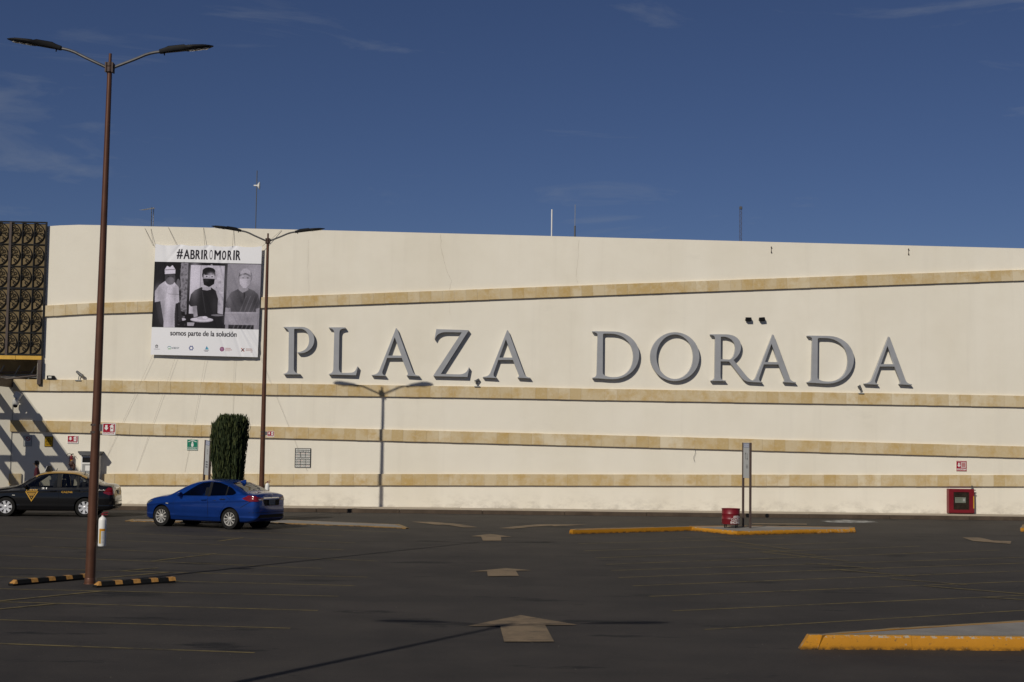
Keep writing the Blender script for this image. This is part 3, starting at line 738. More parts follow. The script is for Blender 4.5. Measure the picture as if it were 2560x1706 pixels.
# left picture: kitchen behind a man in a paper hat
for i in range(9): rect(95 + i * 11, 450, 99 + i * 11, 1160, tone(0.055), 0.6)
polyp([(392, 450), (474, 450), (474, 1000), (400, 980), (405, 800), (385, 600)], tone(0.27))
for i in range(120):
    ellp(rng.uniform(385, 474), rng.uniform(450, 1160), rng.uniform(4, 16), rng.uniform(4, 18), tone(rng.choice([0.04, 0.08, 0.32, 0.18])), 0.5)
ellp(365, 690, 22, 60, tone(0.16)); ellp(435, 1075, 36, 14, tone(0.5)); ellp(405, 1110, 60, 22, tone(0.02))
polyp([(100, 770), (150, 700), (215, 655), (270, 690), (318, 668), (372, 720), (388, 890), (345, 905), (330, 1165), (212, 1165), (188, 1000), (168, 880), (104, 892)], tone(0.52))
polyp([(250, 690), (300, 690), (330, 900), (345, 1165), (225, 1165), (215, 960)], tone(0.60))
polyp([(255, 795), (380, 800), (380, 806), (255, 801)], tone(0.22)); polyp([(215, 660), (262, 700), (245, 715), (210, 690)], tone(0.66)); polyp([(325, 668), (292, 705), (318, 720), (338, 690)], tone(0.66))
polyp([(110, 893), (168, 884), (216, 1105), (216, 1165), (165, 1110)], tone(0.045)); polyp([(372, 890), (392, 888), (430, 1090), (390, 1110)], tone(0.05))
for i in range(8): polyp([(150 + i*8, 720 + i*6), (154 + i*8, 720 + i*6), (140 + i*10, 860), (132 + i*10, 860)], tone(0.36), 0.5)
ellp(268, 618, 60, 78, tone(0.075)); ellp(272, 655, 50, 42, tone(0.16)); ellp(250, 605, 12, 5, tone(0.02)); ellp(298, 605, 12, 5, tone(0.02))
polyp([(205, 580), (203, 528), (228, 488), (262, 504), (290, 480), (327, 528), (326, 572)], tone(0.66)); polyp([(207, 530), (326, 522), (326, 529), (207, 538)], tone(0.2))
# middle picture: a person in a dark apron carrying a plate, in a doorway
rect(476, 452, 926, 1168, tone(0.022)); rect(503, 476, 893, 1010, tone(0.50)); rect(503, 476, 618, 1010, tone(0.60)); rect(615, 476, 624, 1010, tone(0.33))
for i in range(70): ellp(rng.uniform(640, 885), rng.uniform(480, 960), rng.uniform(5, 20), rng.uniform(5, 26), tone(rng.choice([0.3, 0.42, 0.66])), 0.45)
rect(893, 452, 926, 1168, tone(0.03))
polyp([(498, 905), (516, 800), (560, 752), (636, 716), (700, 748), (745, 716), (800, 752), (830, 840), (832, 1000), (885, 1010), (885, 1168), (590, 1168), (592, 930), (520, 932)], tone(0.028))
polyp([(650, 720), (645, 745), (700, 752), (745, 742), (742, 705)], tone(0.42)); ellp(712, 575, 76, 74, tone(0.022)); ellp(716, 600, 64, 78, tone(0.40))
ellp(712, 540, 74, 44, tone(0.022)); polyp([(646, 622), (784, 622), (778, 680), (722, 714), (660, 690)], tone(0.018))
for gx in (690, 752): ellp(gx, 596, 30, 20, tone(0.55), 0.7); ellp(gx, 598, 11, 7, tone(0.08))
rect(660, 576, 784, 581, tone(0.04))
polyp([(540, 930), (588, 922), (606, 1040), (562, 1050)], tone(0.40)); polyp([(640, 760), (652, 760), (700, 1000), (690, 1000)], tone(0.07), 0.6)
ellp(655, 1078, 132, 26, tone(0.30)); ellp(655, 1073, 130, 23, tone(0.62)); ellp(665, 1058, 66, 20, tone(0.50)); ellp(690, 1050, 30, 14, tone(0.68)); polyp([(488, 1108), (572, 1108), (562, 1146), (490, 1146)], tone(0.42)); ellp(830, 1022, 70, 10, tone(0.25))
# right picture: a person in a cap holding a box
rect(926, 452, 1330, 1168, tone(0.30)); polyp([(926, 452), (1330, 452), (1330, 700), (926, 560)], tone(0.34), 0.6); ellp(1136, 590, 78, 84, tone(0.06))
polyp([(918, 900), (940, 830), (980, 765), (1060, 725), (1110, 745), (1170, 716), (1240, 742), (1290, 785), (1318, 870), (1300, 980), (985, 980), (975, 935), (925, 940)], tone(0.115))
polyp([(1070, 700), (1060, 735), (1110, 768), (1175, 735), (1160, 690)], tone(0.34)); polyp([(1120, 765), (1140, 765), (1138, 830), (1125, 830)], tone(0.05))
ellp(1130, 600, 66, 92, tone(0.40)); polyp([(1066, 615), (1196, 612), (1190, 668), (1148, 714), (1112, 714), (1075, 670)], tone(0.56))
polyp([(1068, 580), (1075, 535), (1105, 505), (1150, 497), (1190, 530), (1198, 580), (1140, 555)], tone(0.46)); polyp([(1060, 590), (1072, 565), (1135, 548), (1200, 572), (1203, 600), (1140, 565)], tone(0.13))
for gx in (1108, 1162): ellp(gx, 602, 13, 8, tone(0.07))
polyp([(920, 935), (975, 940), (945, 985), (918, 990)], tone(0.36)); polyp([(1268, 940), (1312, 930), (1300, 990), (1275, 985)], tone(0.36))
polyp([(916, 985), (1290, 975), (1286, 1118), (916, 1122)], tone(0.36)); polyp([(916, 985), (1290, 975), (1290, 990), (916, 1000)], tone(0.44)); polyp([(962, 1122), (1252, 1120), (1252, 1168), (962, 1168)], tone(0.035))
for i in range(6):
    x_ = 1010 + i * 48; polyp([(x_, 1165), (x_ + 14, 1165), (x_ + 150, 800), (x_ + 140, 800)], tone(0.5), 0.16)
def soft(x, y, rx, ry, c, al):
    k = al * np.exp(-((cv.X - bx(x)) / rx) ** 2 - ((cv.Y - by(y)) / ry) ** 2) * ((cv.Y > by(452)) & (cv.Y < by(1166)))
    cv.a[:] = cv.a * (1 - k[..., None]) + np.array(tone(c)) * k[..., None]
for a_ in ((200, 980, 60, 140, .12, .5), (310, 1050, 40, 150, .2, .5), (140, 760, 40, 60, .3, .5), (330, 780, 40, 80, .25, .5), (255, 900, 30, 120, .75, .5), (285, 650, 30, 40, .28, .5),
           (570, 850, 40, 90, .07, .7), (800, 900, 40, 120, .06, .6), (690, 640, 26, 20, .06, .6), (735, 575, 30, 20, .62, .6), (560, 980, 30, 40, .2, .5),
           (960, 850, 30, 90, .22, .6), (1120, 860, 60, 60, .05, .6), (1260, 860, 40, 100, .04, .7), (1100, 585, 22, 40, .55, .6), (1180, 640, 30, 60, .2, .6), (1190, 1060, 90, 50, .24, .5), (990, 1060, 60, 50, .48, .5), (1240, 560, 80, 140, .5, .5), (960, 640, 60, 160, .30, .5), (550, 600, 50, 160, .7, .5)): soft(*a_)
gn = np.random.RandomState(9).normal(0, 1, (cv.a.shape[0] // 6 + 1, cv.a.shape[1] // 6 + 1)).repeat(6, 0).repeat(6, 1)[:cv.a.shape[0], :cv.a.shape[1]]
msk = (cv.Y > by(446)) & (cv.Y < by(1166)); cv.a[msk] *= (1 + 0.05 * gn[msk])[:, None].clip(0.4, 1.6)
INK = (0.018, 0.016, 0.024)
for ch_, x0_, x1_, bd in (('#',336,402,.012),('A',414,484,.012),('B',492,542,.014),('R',552,604,.014),('I',617,631,.0),('R',646,692,.014),('O',710,748,.0),('M',768,836,.0),('M',772,840,.0),('O',856,900,.016),('R',920,966,.014),('I',986,1000,.0),('R',1016,1068,.014)):
    for dx_ in ((0,) if ch_ == 'O' and bd == 0 else (-2.5, 0, 2.5)): cv.text(ch_, bx(x0_ + dx_), by(300), bx(x1_ + dx_), by(411), INK, bd)
for dx_ in (-1.5, 1.5): cv.text('somos parte de la solución', bx(298 + dx_), by(1196), bx(1060 + dx_), by(1274), INK, 0.012)
# sponsors' small marks
ellp(148, 1375, 16, 16, (0.03, 0.03, 0.04)); ellp(148, 1381, 10, 12, (0.80, 0.80, 0.83)); polyp([(132, 1395), (148, 1378), (164, 1395), (158, 1397), (148, 1387), (138, 1397)], INK); rect(114, 1404, 184, 1411, tone(0.3), 0.7)
ellp(294, 1386, 22, 14, (0.15, 0.30, 0.34)); ellp(294, 1390, 18, 10, (0.80, 0.80, 0.83)); ellp(296, 1402, 20, 5, (0.18, 0.42, 0.20)); cv.text('ACECOP', bx(318), by(1380), bx(406), by(1401), (0.03, 0.06, 0.10), 0.02)
ellp(546, 1388, 24, 24, (0.06, 0.09, 0.28)); ellp(546, 1388, 15, 15, (0.80, 0.80, 0.83))
for k in range(6): ellp(546 + 23 * math.cos(k * 1.047), 1388 + 23 * math.sin(k * 1.047), 6, 6, (0.08, 0.10, 0.25))
polyp([(706, 1400), (724, 1360), (742, 1400)], (0.04, 0.22, 0.42)); polyp([(716, 1398), (736, 1376), (748, 1398)], (0.10, 0.40, 0.50)); rect(690, 1404, 752, 1410, tone(0.25)); rect(700, 1415, 742, 1422, tone(0.25))
for k in range(8): ellp(900 + 19 * math.cos(k * .785), 1392 + 19 * math.sin(k * .785), 8, 8, (0.25, 0.05, 0.16))
ellp(900, 1392, 10, 10, (0.30, 0.10, 0.25)); rect(936, 1378, 1000, 1385, (0.45, 0.22, 0.22)); rect(936, 1394, 1014, 1401, (0.45, 0.22, 0.22)); rect(936, 1408, 990, 1412, (0.5, 0.3, 0.3))
cv.line((bx(1120), by(1376)), (bx(1156), by(1412)), 10, (0.42, 0.06, 0.02)); cv.line((bx(1156), by(1376)), (bx(1120), by(1412)), 10, (0.16, 0.05, 0.06)); ellp(1138, 1394, 9, 9, (0.05, 0.04, 0.05))
rect(1172, 1380, 1246, 1387, (0.45, 0.30, 0.28)); rect(1172, 1396, 1250, 1403, (0.48, 0.33, 0.3)); rect(1228, 1412, 1250, 1418, (0.45, 0.3, 0.3))
BO = 0.16
bu0, bz0 = WP(378, 887, BO); bu1, bz1 = WP(653, 616, BO); bw, bh = bu1 - bu0, bz1 - bz0
def banner_disp(X, Z):
    s, t = X / bw, Z / bh
    skew = (1 - t) * -0.055 + 0.05
    Xn = X + skew - 0.02
    gather = np.zeros_like(s)
    for k in (0.0, 0.24, 0.5, 0.75, 1.0): gather += np.exp(-((s - k) / 0.05) ** 2)
    Zn = Z - 0.045 * (1 - gather.clip(0, 1)) * np.clip((t - 0.86) / 0.14, 0, 1) ** 2 + 0.02 * np.sin(s * 3.14) * (t < 0) 
    Zn = Zn - 0.03 * s * (1 - t)
    Y = 0.012 * np.sin(s * 7 + t * 3)
    d = s * 1.15 + t * 0.62               # long folds fanning up from the lower right
    for k, (c_, wd, am) in enumerate([(0.98, .02, .018), (1.06, .014, -.014), (1.12, .018, .020), (1.2, .016, -.018), (1.29, .02, .016), (0.88, .018, .012)]):
        Y += am * np.exp(-((d - c_ - 0.05 * np.sin(t * 4 + k)) / wd) ** 2) * np.clip((s - 0.35) / 0.3, 0, 1)
    for k in (0.24, 0.5, 0.75):           # tension folds under each top eyelet
        for m_ in (-1, 1):
            Y += 0.016 * np.exp(-((s - k - m_ * (1 - t) * 0.8) / 0.022) ** 2) * np.exp(-(1 - t) / 0.13)
    Y += 0.02 * np.exp(-((s - 0.10 - (1 - t) * .12) / 0.03) ** 2) * np.exp(-(1 - t) / 0.25)
    Y += 0.012 * np.sin((s + t) * 23) * np.exp(-s / 0.12) * np.exp(-t / 0.12)
    Y += -0.05 * np.sin(np.pi * s) * np.sin(np.pi * (1 - t) * 0.8)
    return Xn, Y, Zn
ban = thing('wall_banner', 'large square white banner with three masked workers in black and white', 'banner', wpos(bu0, BO, bz0), WANG)
bm_ = print_mesh('banner_sheet', bw, bh, cv, mat_print('banner_print', 0.5), banner_disp)
place('banner_sheet', bm_, ban)
def wall_rope(name, a, b_, offa, offb, r, parent, org):
    (ua, za), (ub2, zb2) = WP(a[0], a[1], offa), WP(b_[0], b_[1], offb)
    m = MB(); m.tube([(ua - org[0], -offa + org[1], za - org[2]), ((ua + ub2) / 2 - org[0], -(offa + offb) / 2 + org[1] , (za + zb2) / 2 - org[2] - 0.01), (ub2 - org[0], -offb + org[1], zb2 - org[2])], r, 5)
    m.build(name, M['rope'], parent)
orgb = (bu0, BO, bz0)
for a, b_ in [((377,572),(384,616)), ((420.6,568.7),(443,616)), ((508.7,569.8),(512,618.7)), ((584,576),(581,618)), ((704,576),(652,619)), ((362,571),(383,615))]: wall_rope('rope', a, b_, 0.02, BO, 0.007, ban, orgb)
for a, b_ in [((383,886),(264,1150)), ((441,887),(341,1178)), ((515,889),(462,1180)), ((586,889),(582,1040)), ((648,888),(768,1178))]: wall_rope('rope', a, b_, 0.11, 0.02, 0.0030, ban, orgb)

# ------------------------------------------------------------------ small signs
W_ = (0.70, 0.70, 0.68); RD = (0.32, 0.010, 0.030); GR = (0.012, 0.19, 0.115)
def ext_sign(c):
    c.rect(0, 0, 100, 100, W_); c.rect(4, 4, 96, 96, RD); c.rect(4, 78, 96, 98, W_)
    c.poly([(21,16),(37,16),(37,40),(46,40),(29,62),(12,40),(21,40)], W_)
    c.rect(60, 26, 84, 70, W_); c.ell(72, 26, 12, 9, W_); c.rect(68, 12, 76, 24, W_); c.line((66, 14), (90, 10), 5, W_); c.line((66, 16), (56, 30), 4, W_); c.ell(72, 44, 6, 6, RD)
    c.text('EXTINTOR', 8, 81, 92, 95, RD, 0.02)
def hose_sign(c):
    c.rect(0, 0, 100, 100, RD); c.rect(4, 4, 96, 9, W_, 0.5); c.poly([(17,20),(32,20),(32,42),(42,42),(25,64),(8,42),(17,42)], W_)
    c.rect(44, 15, 94, 66, W_); c.rect(49, 20, 89, 61, (0.36, 0.13, 0.13))
    for k in range(5): c.rect(52, 24 + 7 * k, 86, 27 + 7 * k, (0.52, 0.3, 0.28))
    c.rect(4, 76, 96, 94, W_); c.text('HIDRANTE', 8, 78, 92, 92, RD, 0.02)
def zone_sign(c):
    c.rect(0, 0, 100, 100, (0.30, 0.42, 0.36)); c.rect(4, 3, 96, 72, GR)
    c.line((12, 22), (50, 8), 6, W_); c.line((88, 22), (50, 8), 6, W_); c.ell(50, 27, 7, 8, W_); c.poly([(40,36),(60,36),(62,52),(56,68),(44,68),(38,52)], W_)
    c.rect(3, 72, 97, 97, W_); c.rect(5, 74, 95, 95, GR); c.text('ZONA DE', 16, 76, 82, 84, W_, 0.02); c.text('SEGURIDAD', 10, 86, 90, 94, W_, 0.02)
def smoke_sign(c):
    c.rect(0, 0, 100, 140, (0.20, 0.20, 0.20)); c.rect(6, 6, 94, 134, (0.50, 0.50, 0.48)); c.ell(55, 40, 30, 30, (0.30, 0.02, 0.03)); c.ell(55, 40, 21, 21, (0.5, 0.5, 0.48)); c.rect(40, 36, 74, 43, (0.04, 0.04, 0.04)); c.line((36, 20), (75, 60), 8, (0.30, 0.02, 0.03))
    for k in range(4): c.rect(14, 86 + 11 * k, 86, 91 + 11 * k, (0.25, 0.25, 0.26))
def caution_sign(c):
    c.rect(0, 0, 100, 132, (0.10, 0.07, 0.01)); c.rect(6, 6, 94, 126, (0.52, 0.31, 0.02)); c.poly([(50,14),(88,72),(12,72)], (0.03, 0.02, 0.01)); c.poly([(50,28),(77,68),(23,68)], (0.52, 0.31, 0.02)); c.poly([(50,36),(58,64),(42,64)], (0.03, 0.02, 0.01))
    c.rect(8, 80, 92, 84, (0.1, 0.07, 0.01)); c.rect(18, 94, 82, 101, (0.05, 0.03, 0.01)); c.rect(24, 108, 76, 114, (0.05, 0.03, 0.01))
def grid_sign(c):
    bkg = (0.018, 0.018, 0.02); pl = (0.66, 0.66, 0.62); c.rect(0, 0, 100, 124, bkg)
    c.rect(5, 4, 95, 11, pl); c.text('QUE HACER EN CASO DE', 12, 5.5, 88, 9.5, (0.10, 0.10, 0.10)); c.rect(5, 15, 95, 23, pl); c.text('S I S M O S', 16, 16, 86, 22, (0.02, 0.02, 0.02), 0.01)
    c.rect(5, 61, 95, 69, pl); c.text('INCENDIOS', 14, 62, 88, 68, (0.02, 0.02, 0.02), 0.01)
    for y0 in (28, 45, 73, 90, 107):
        for i in range(3):
            for hh in range(2):
                x0 = 5 + i * 31.5 + hh * 14.2; c.rect(x0, y0, x0 + 13, y0 + 13, pl)
                g_ = random.choice([(0.2, 0.2, 0.2), (0.4, 0.18, 0.15), (0.1, 0.1, 0.1)])
                c.ell(x0 + 6.5, y0 + 5, 3.2, 2.6, g_); c.rect(x0 + 2, y0 + 9.5, x0 + 11, y0 + 11, (0.25, 0.25, 0.24), 0.7)
def panel_thing(name, w, h, painter, nx, label, cat, loc, rz=WANG, ratio=1.0, backing='white', group=None, th=0.02):
    t = thing(name, label, cat, loc, rz, group)
    c = Canvas(100, 100 * ratio, nx); painter(c)
    place('printed_face', print_mesh('printed_face', w, h, c, mat_print()), t, (-w / 2, -th - 0.002, 0))
    b = MB(); b.box(-w / 2, w / 2, -th, -0.001, 0, h); b.build('backing_plate', M[backing], t, bevel=0.003)
    return t
def wall_sign(px, name, painter, nx, label, ratio=1.0, cat='sign', backing='white', group=None):
    x0, y0, x1, y1 = px; a = WP((x0 + x1) / 2, y1, 0.02); w = WP(x1, y1)[0] - WP(x0, y1)[0]; h = WP(x0, y0)[1] - WP(x0, y1)[1]
    return panel_thing(name, w, h, painter, nx, label, cat, wpos(a[0], 0.004, a[1]), WANG, ratio, backing, group)
wall_sign((168, 1089.5, 195, 1109), 'extinguisher_sign', ext_sign, 44, 'red and white extinguisher sign on the wall beside the yellow caution sign', group='extinguisher signs')
wall_sign((467, 1099, 494, 1126), 'safety_zone_sign', zone_sign, 46, 'square green safety-zone sign on the wall left of the tree')
wall_sign((58, 1090, 79, 1116), 'no_smoking_sign', smoke_sign, 40, 'grey no-smoking sign on the shaded wall at far left', 1.4, 'sign', 'grey')
wall_sign((111, 1091, 132, 1117), 'caution_sign', caution_sign, 40, 'yellow caution sign with black triangle on the left wall', 1.32, 'sign', 'gold')
wall_sign((2391, 1152.5, 2416.5, 1178), 'hose_sign', hose_sign, 46, 'red hydrant sign on the wall above the red cabinet')
wall_sign((736.5, 1121, 776.5, 1169.5), 'instruction_board', grid_sign, 90, 'black framed board of small white squares on the wall right of the lamp post', 1.24, 'board', 'black')

# ------------------------------------------------------------------ lamp posts
def arm_yaw():
    a, b_ = G(1030, 1356.5), G(1357, 1360); return math.atan2((b_ - a).y, (b_ - a).x)
AYAW = 0.06
def make_lamp(name):
    root = place(name, None)
    p = MB(); H = 9.72; p.tube([(0, 0, 0), (0, 0, 0.05), (0, 0, 3.0), (0, 0, 6.0), (0, 0, H)], [0.098, 0.096, 0.082, 0.066, 0.046], 20); p.build('pole', M['pole'], root, smooth=True)
    p = MB(); p.lathe([(0.118, 0.0), (0.116, 0.014), (0.103, 0.018), (0.102, 0.10), (0.0985, 0.11)], 20); p.build('base_flange', M['pole'], root, smooth=True)
    p = MB(); p.tube([(0, 0, H), (0, 0, 10.07)], 0.030, 12); p.build('spigot', M['pole'], root, smooth=True)
    p = MB(); p.lathe([(0.05, 9.70), (0.078, 9.71), (0.078, 9.80), (0.070, 9.81), (0.078, 9.82), (0.078, 9.89), (0.04, 9.90)], 14)
    for k in range(4):
        a = k * math.pi / 2 + 0.78; p.box(-0.012 + 0.09 * math.cos(a), 0.012 + 0.09 * math.cos(a), -0.012 + 0.09 * math.sin(a), 0.012 + 0.09 * math.sin(a), 9.70, 9.89)
    p.build('collar', M['collar'], root, smooth=True)
    for s in (-1, 1):
        c_, sn = math.cos(AYAW) * s, math.sin(AYAW) * s
        pt = lambda r, z: (r * c_, r * sn, z)
        a = MB(); a.tube([pt(0.06, 9.80), pt(0.45, 9.97), pt(0.66, 10.07), pt(0.76, 10.105), pt(0.84, 10.125), pt(1.02, 10.155)], 0.029, 10); a.build('arm', M['galv'], root, smooth=True)
        # luminaire: driver box near the arm, thin leaf-shaped optic beyond it
        st = [(0.00, .055, .05, .0), (0.04, .06, .055, .0), (0.12, .065, .062, .01), (0.18, .075, .075, .018), (0.48, .10, .07, .018), (0.52, .125, .055, .008), (0.66, .145, .052, .004), (0.84, .12, .042, .0), (0.96, .07, .026, -.002), (1.03, .018, .010, -.002)]
        h = MB(); vs_ = []; ns = 10
        for (x_, wd, tk, up) in st:
            for k in range(ns):
                th = 2 * math.pi * k / ns; cx, sx_ = math.cos(th), math.sin(th)
                vs_.append((x_, wd * math.copysign(abs(cx) ** .55, cx), up + tk * (math.copysign(abs(sx_) ** .55, sx_) if sx_ > 0 else math.copysign(abs(sx_) ** .4, sx_) * 0.62)))
        fs = [(i*ns+k, i*ns+(k+1) % ns, (i+1)*ns+(k+1) % ns, (i+1)*ns+k) for i in range(len(st)-1) for k in range(ns)] + [tuple(range(ns))[::-1], tuple((len(st)-1)*ns+k for k in range(ns))]
        h.add(vs_, fs)
        for k in range(9): h.box(0.56 + k * 0.04, 0.572 + k * 0.04, -0.09 + k * .006, 0.09 - k * .006, 0.02, 0.064 - k * 0.0025)
        h.tube([(0.085, 0, -0.03), (0.085, 0, -0.075)], 0.012, 6)
        Mh = Matrix.Translation(pt(0.93, 10.135)) @ Matrix.Rotation(AYAW + (0 if s > 0 else math.pi), 4, 'Z') @ Matrix.Rotation(math.radians(-8.5), 4, 'Y')
        h.xform(Mh); hd = h.build('lamp_head', M['black'], root, smooth=True, ang=40)
        for x_ in (0.62, 0.75, 0.87):
            e = MB(); e.lathe([(0.062, -0.030), (0.060, -0.040), (0.0, -0.048)], 14, 'z', (x_, 0, 0), capped=False)
            e.xform(Mh); e.build('lens', M['lens'], hd, smooth=True)
    return root
lampA = make_lamp('street_lamp'); GRP = 'double-armed lamp posts'
LA = G(225, 1460); lampA.location = LA; lampA.rotation_euler = (0, 0.0053, 0)
tag(lampA, 'tall brown double-armed lamp post standing between two striped wheel stops', 'lamp post', GRP)
LM = G(652, 1296); lampB = copy_tree(lampA); lampB.location = LM; lampB.rotation_euler = (0, 0, 0); lampB.scale = (1, 1, 0.975)
tag(lampB, 'brown double-armed lamp post behind the blue car, right of the banner', 'lamp post', GRP)
SV = Vector((math.cos(SUN_AZ), math.sin(SUN_AZ), 0)) * (9.8 / math.tan(SUN_EL))
lampC = copy_tree(lampA); lampC.location = G(1255, 1566) - SV; lampC.rotation_euler = (0, 0, 0); lampC.scale = (1.17, 1.17, 1.0)
tag(lampC, 'nearest brown lamp post, out of frame, seen only by its shadow across the big arrow', 'lamp post', GRP)

def blade_sign(lamp, px, label):
    base = lamp.location; x0, y0, x1, y1 = px
    z1 = height_at(base, y0); z0 = height_at(base, y1); sc = (base - EYE).length / F_PX
    w = (x1 - x0) * sc; xo = (x0 - (px[4] if len(px) > 4 else x0)) 
    t = panel_thing('extinguisher_sign', w, z1 - z0, ext_sign, 44, label, 'sign', (base.x + 0.10 + w / 2 + 0.05, base.y - 0.02, z0), 0.0, 1.0, 'white', 'extinguisher signs')
    b = MB(); b.box(-w / 2 - 0.075, -w / 2 + 0.01, -0.014, -0.001, (z1 - z0) * 0.3, (z1 - z0) * 0.9); b.build('bracket', M['dgrey'], t)
    b = MB(); b.lathe([(0.086, 0), (0.086, 0.04)], 16, 'z', (-w / 2 - 0.15, 0.02, (z1 - z0) * 0.75), capped=False)
    b.lathe([(0.086, 0), (0.086, 0.04)], 16, 'z', (-w / 2 - 0.15, 0.02, (z1 - z0) * 0.12), capped=False); b.build('strap', M['brown'], t)
    return t
blade_sign(lampA, (255, 1058, 286, 1087), 'red extinguisher sign strapped to the near left lamp post')
blade_sign(lampB, (662, 1078, 679, 1092.5), 'small red extinguisher sign strapped to the lamp post behind the blue car')

def extinguisher(loc, body, label, s=1.0, rz=0.0, hose_out=False):
    t = thing('fire_extinguisher', label, 'extinguisher', loc, rz, 'fire extinguishers')
    b = MB(); r, h = 0.072 * s, 0.47 * s
    b.lathe([(0.0, 0.0), (r*.9, 0.0), (r, 0.02*s), (r, h), (r*.93, h+.03*s), (r*.6, h+.055*s), (r*.3, h+.07*s), (r*.3, h+.09*s), (0, h+.09*s)], 22, capped=False); cyl = b.build('cylinder', body, t, smooth=True)
    b = MB(); b.box(-.02*s, .02*s, -.02*s, .02*s, h+.085*s, h+.125*s); b.tube([(-.015*s, 0, h+.12*s), (.03*s, 0, h+.14*s), (.10*s, 0, h+.15*s)], .009*s, 6); b.tube([(0, 0, h+.10*s), (.09*s, 0, h+.105*s)], .009*s, 6); b.build('valve', M['red'] if body is not M['red'] else M['black'], t)
    b = MB(); b.tube([(-.02*s, -.01, h+.10*s), (-.07*s, -.03*s, h+.09*s), (-r*1.15, -.03*s, h-.05*s), (-r*1.1, -.035*s, h*.4), (-r*1.0, -.035*s, .06*s)], .010*s, 7)
    if hose_out: b.tube([(0, 0, h+.11*s), (-.10*s, -.02, h+.16*s), (-.22*s, -.03, h+.10*s), (-.25*s, -.02, h+.02*s)], .012*s, 7); b.tube([(0, 0, h+.10*s), (.07*s, -.02, h+.12*s), (.14*s, -.02, h+.04*s)], .011*s, 7)
    b.build('hose', M['black'], t, smooth=True)
    # paper label wrapped round the cylinder
    c = Canvas(100, 200, 30, (0.55, 0.55, 0.54)); c.rect(0, 0, 100, 34, (0.50, 0.22, 0.02)); c.rect(0, 34, 34, 200, (0.45, 0.27, 0.03))
    for k in range(9): c.rect(42, 44 + 17*k, 92, 52 + 17*k, (0.22, 0.23, 0.28), 0.8)
    lw, lh = 0.11 * s, 0.27 * s
    def wrap(X, Z): a = (X - lw / 2) / r - math.pi / 2 + 0.35; return (r + .002) * np.cos(a), (r + .002) * np.sin(a), Z
    lb_o = place('label', print_mesh('label', lw, lh, c, mat_print()), t, (0, 0, 0.05 * s))
    for v in lb_o.data.vertices:
        a = (v.co.x - lw / 2) / r - math.pi / 2 + 0.25; v.co.x, v.co.y = (r + .002) * math.cos(a), (r + .002) * math.sin(a)
    b = MB(); b.box(-r-.07*s, -r*.4, .0, .03*s, h*.75, h*.80); b.box(-r-.07*s, -r*.4, .0, .03*s, h*.12, h*.17); b.build('bracket', M['brown'], t)
    return t
zE = height_at(LA, 1365)
extinguisher((LA.x + 0.205, LA.y - 0.03, zE), M['white'], 'white fire extinguisher with yellow label hung on the near left lamp post', 1.02)
zE2 = height_at(LM, 1250)
extinguisher((LM.x + 0.20, LM.y - 0.03, zE2), M['white'], 'fire extinguisher half hidden behind the blue car, on the lamp post', 1.05)
ue, ze = WP(178, 1166, 0.12)
extinguisher(wpos(ue, 0.12, ze), M['red'], 'red fire extinguisher with black hose hung on the left wall', 0.78, WANG, True)

# ------------------------------------------------------------------ wheel stops
def wheel_stop(p, q_, label):
    a, b_ = G(*p), G(*q_); L = (b_ - a).length; t = thing('wheel_stop', label, 'wheel stop', a, math.atan2(b_.y - a.y, b_.x - a.x), 'striped rubber wheel stops')
    sec = [(-.075, 0), (.075, 0), (.075, .035), (.048, .10), (-.048, .10), (-.075, .035)]
    m = MB(); e = 0.10; vs_ = []
    for x_, k in ((0, 0), (e, 1), (L - e, 1), (L, 0)):
        for (y_, z_) in sec: vs_.append((x_, y_, z_ if k else min(z_, .035)))
    n = 6; fs = [(i*n+k, i*n+(k+1) % n, (i+1)*n+(k+1) % n, (i+1)*n+k) for i in range(3) for k in range(n)] + [tuple(range(n))[::-1], tuple(3*n+k for k in range(n))]
    m.add(vs_, fs); m.build('rubber_block', M['rubber'], t, bevel=0.006)
    for i in range(5):
        x0 = 0.012 + i * (L - 0.16) / 4.0 if i else 0.012; w = 0.15
        s = MB()
        if i == 0:
            f = lambda x_, y_, z_: (x_, y_, z_)
            s.add([(.012, -.079, .036), (.10, -.079, .036), (.10, -.052, .103), (.012, -.056, .046)], [(0, 1, 2, 3)]); s.add([(.012, -.052, .044), (.10, -.048, .104), (.10, .048, .104), (.012, .052, .044)], [(0, 1, 2, 3)])
        else:
            s.add([(x0, -.079, .036), (x0+w, -.079, .036), (x0+w, -.051, .1035), (x0, -.051, .1035)], [(0, 1, 2, 3)]); s.add([(x0, -.051, .1035), (x0+w, -.051, .1035), (x0+w, .051, .1035), (x0, .051, .1035)], [(0, 1, 2, 3)])
        s.build('reflective_stripe', M['stopyellow'], t)
wheel_stop((26, 1465), (217, 1448), 'black and yellow wheel stop left of the tall lamp post')
wheel_stop((236, 1469), (434, 1456), 'black and yellow wheel stop right of the tall lamp post')

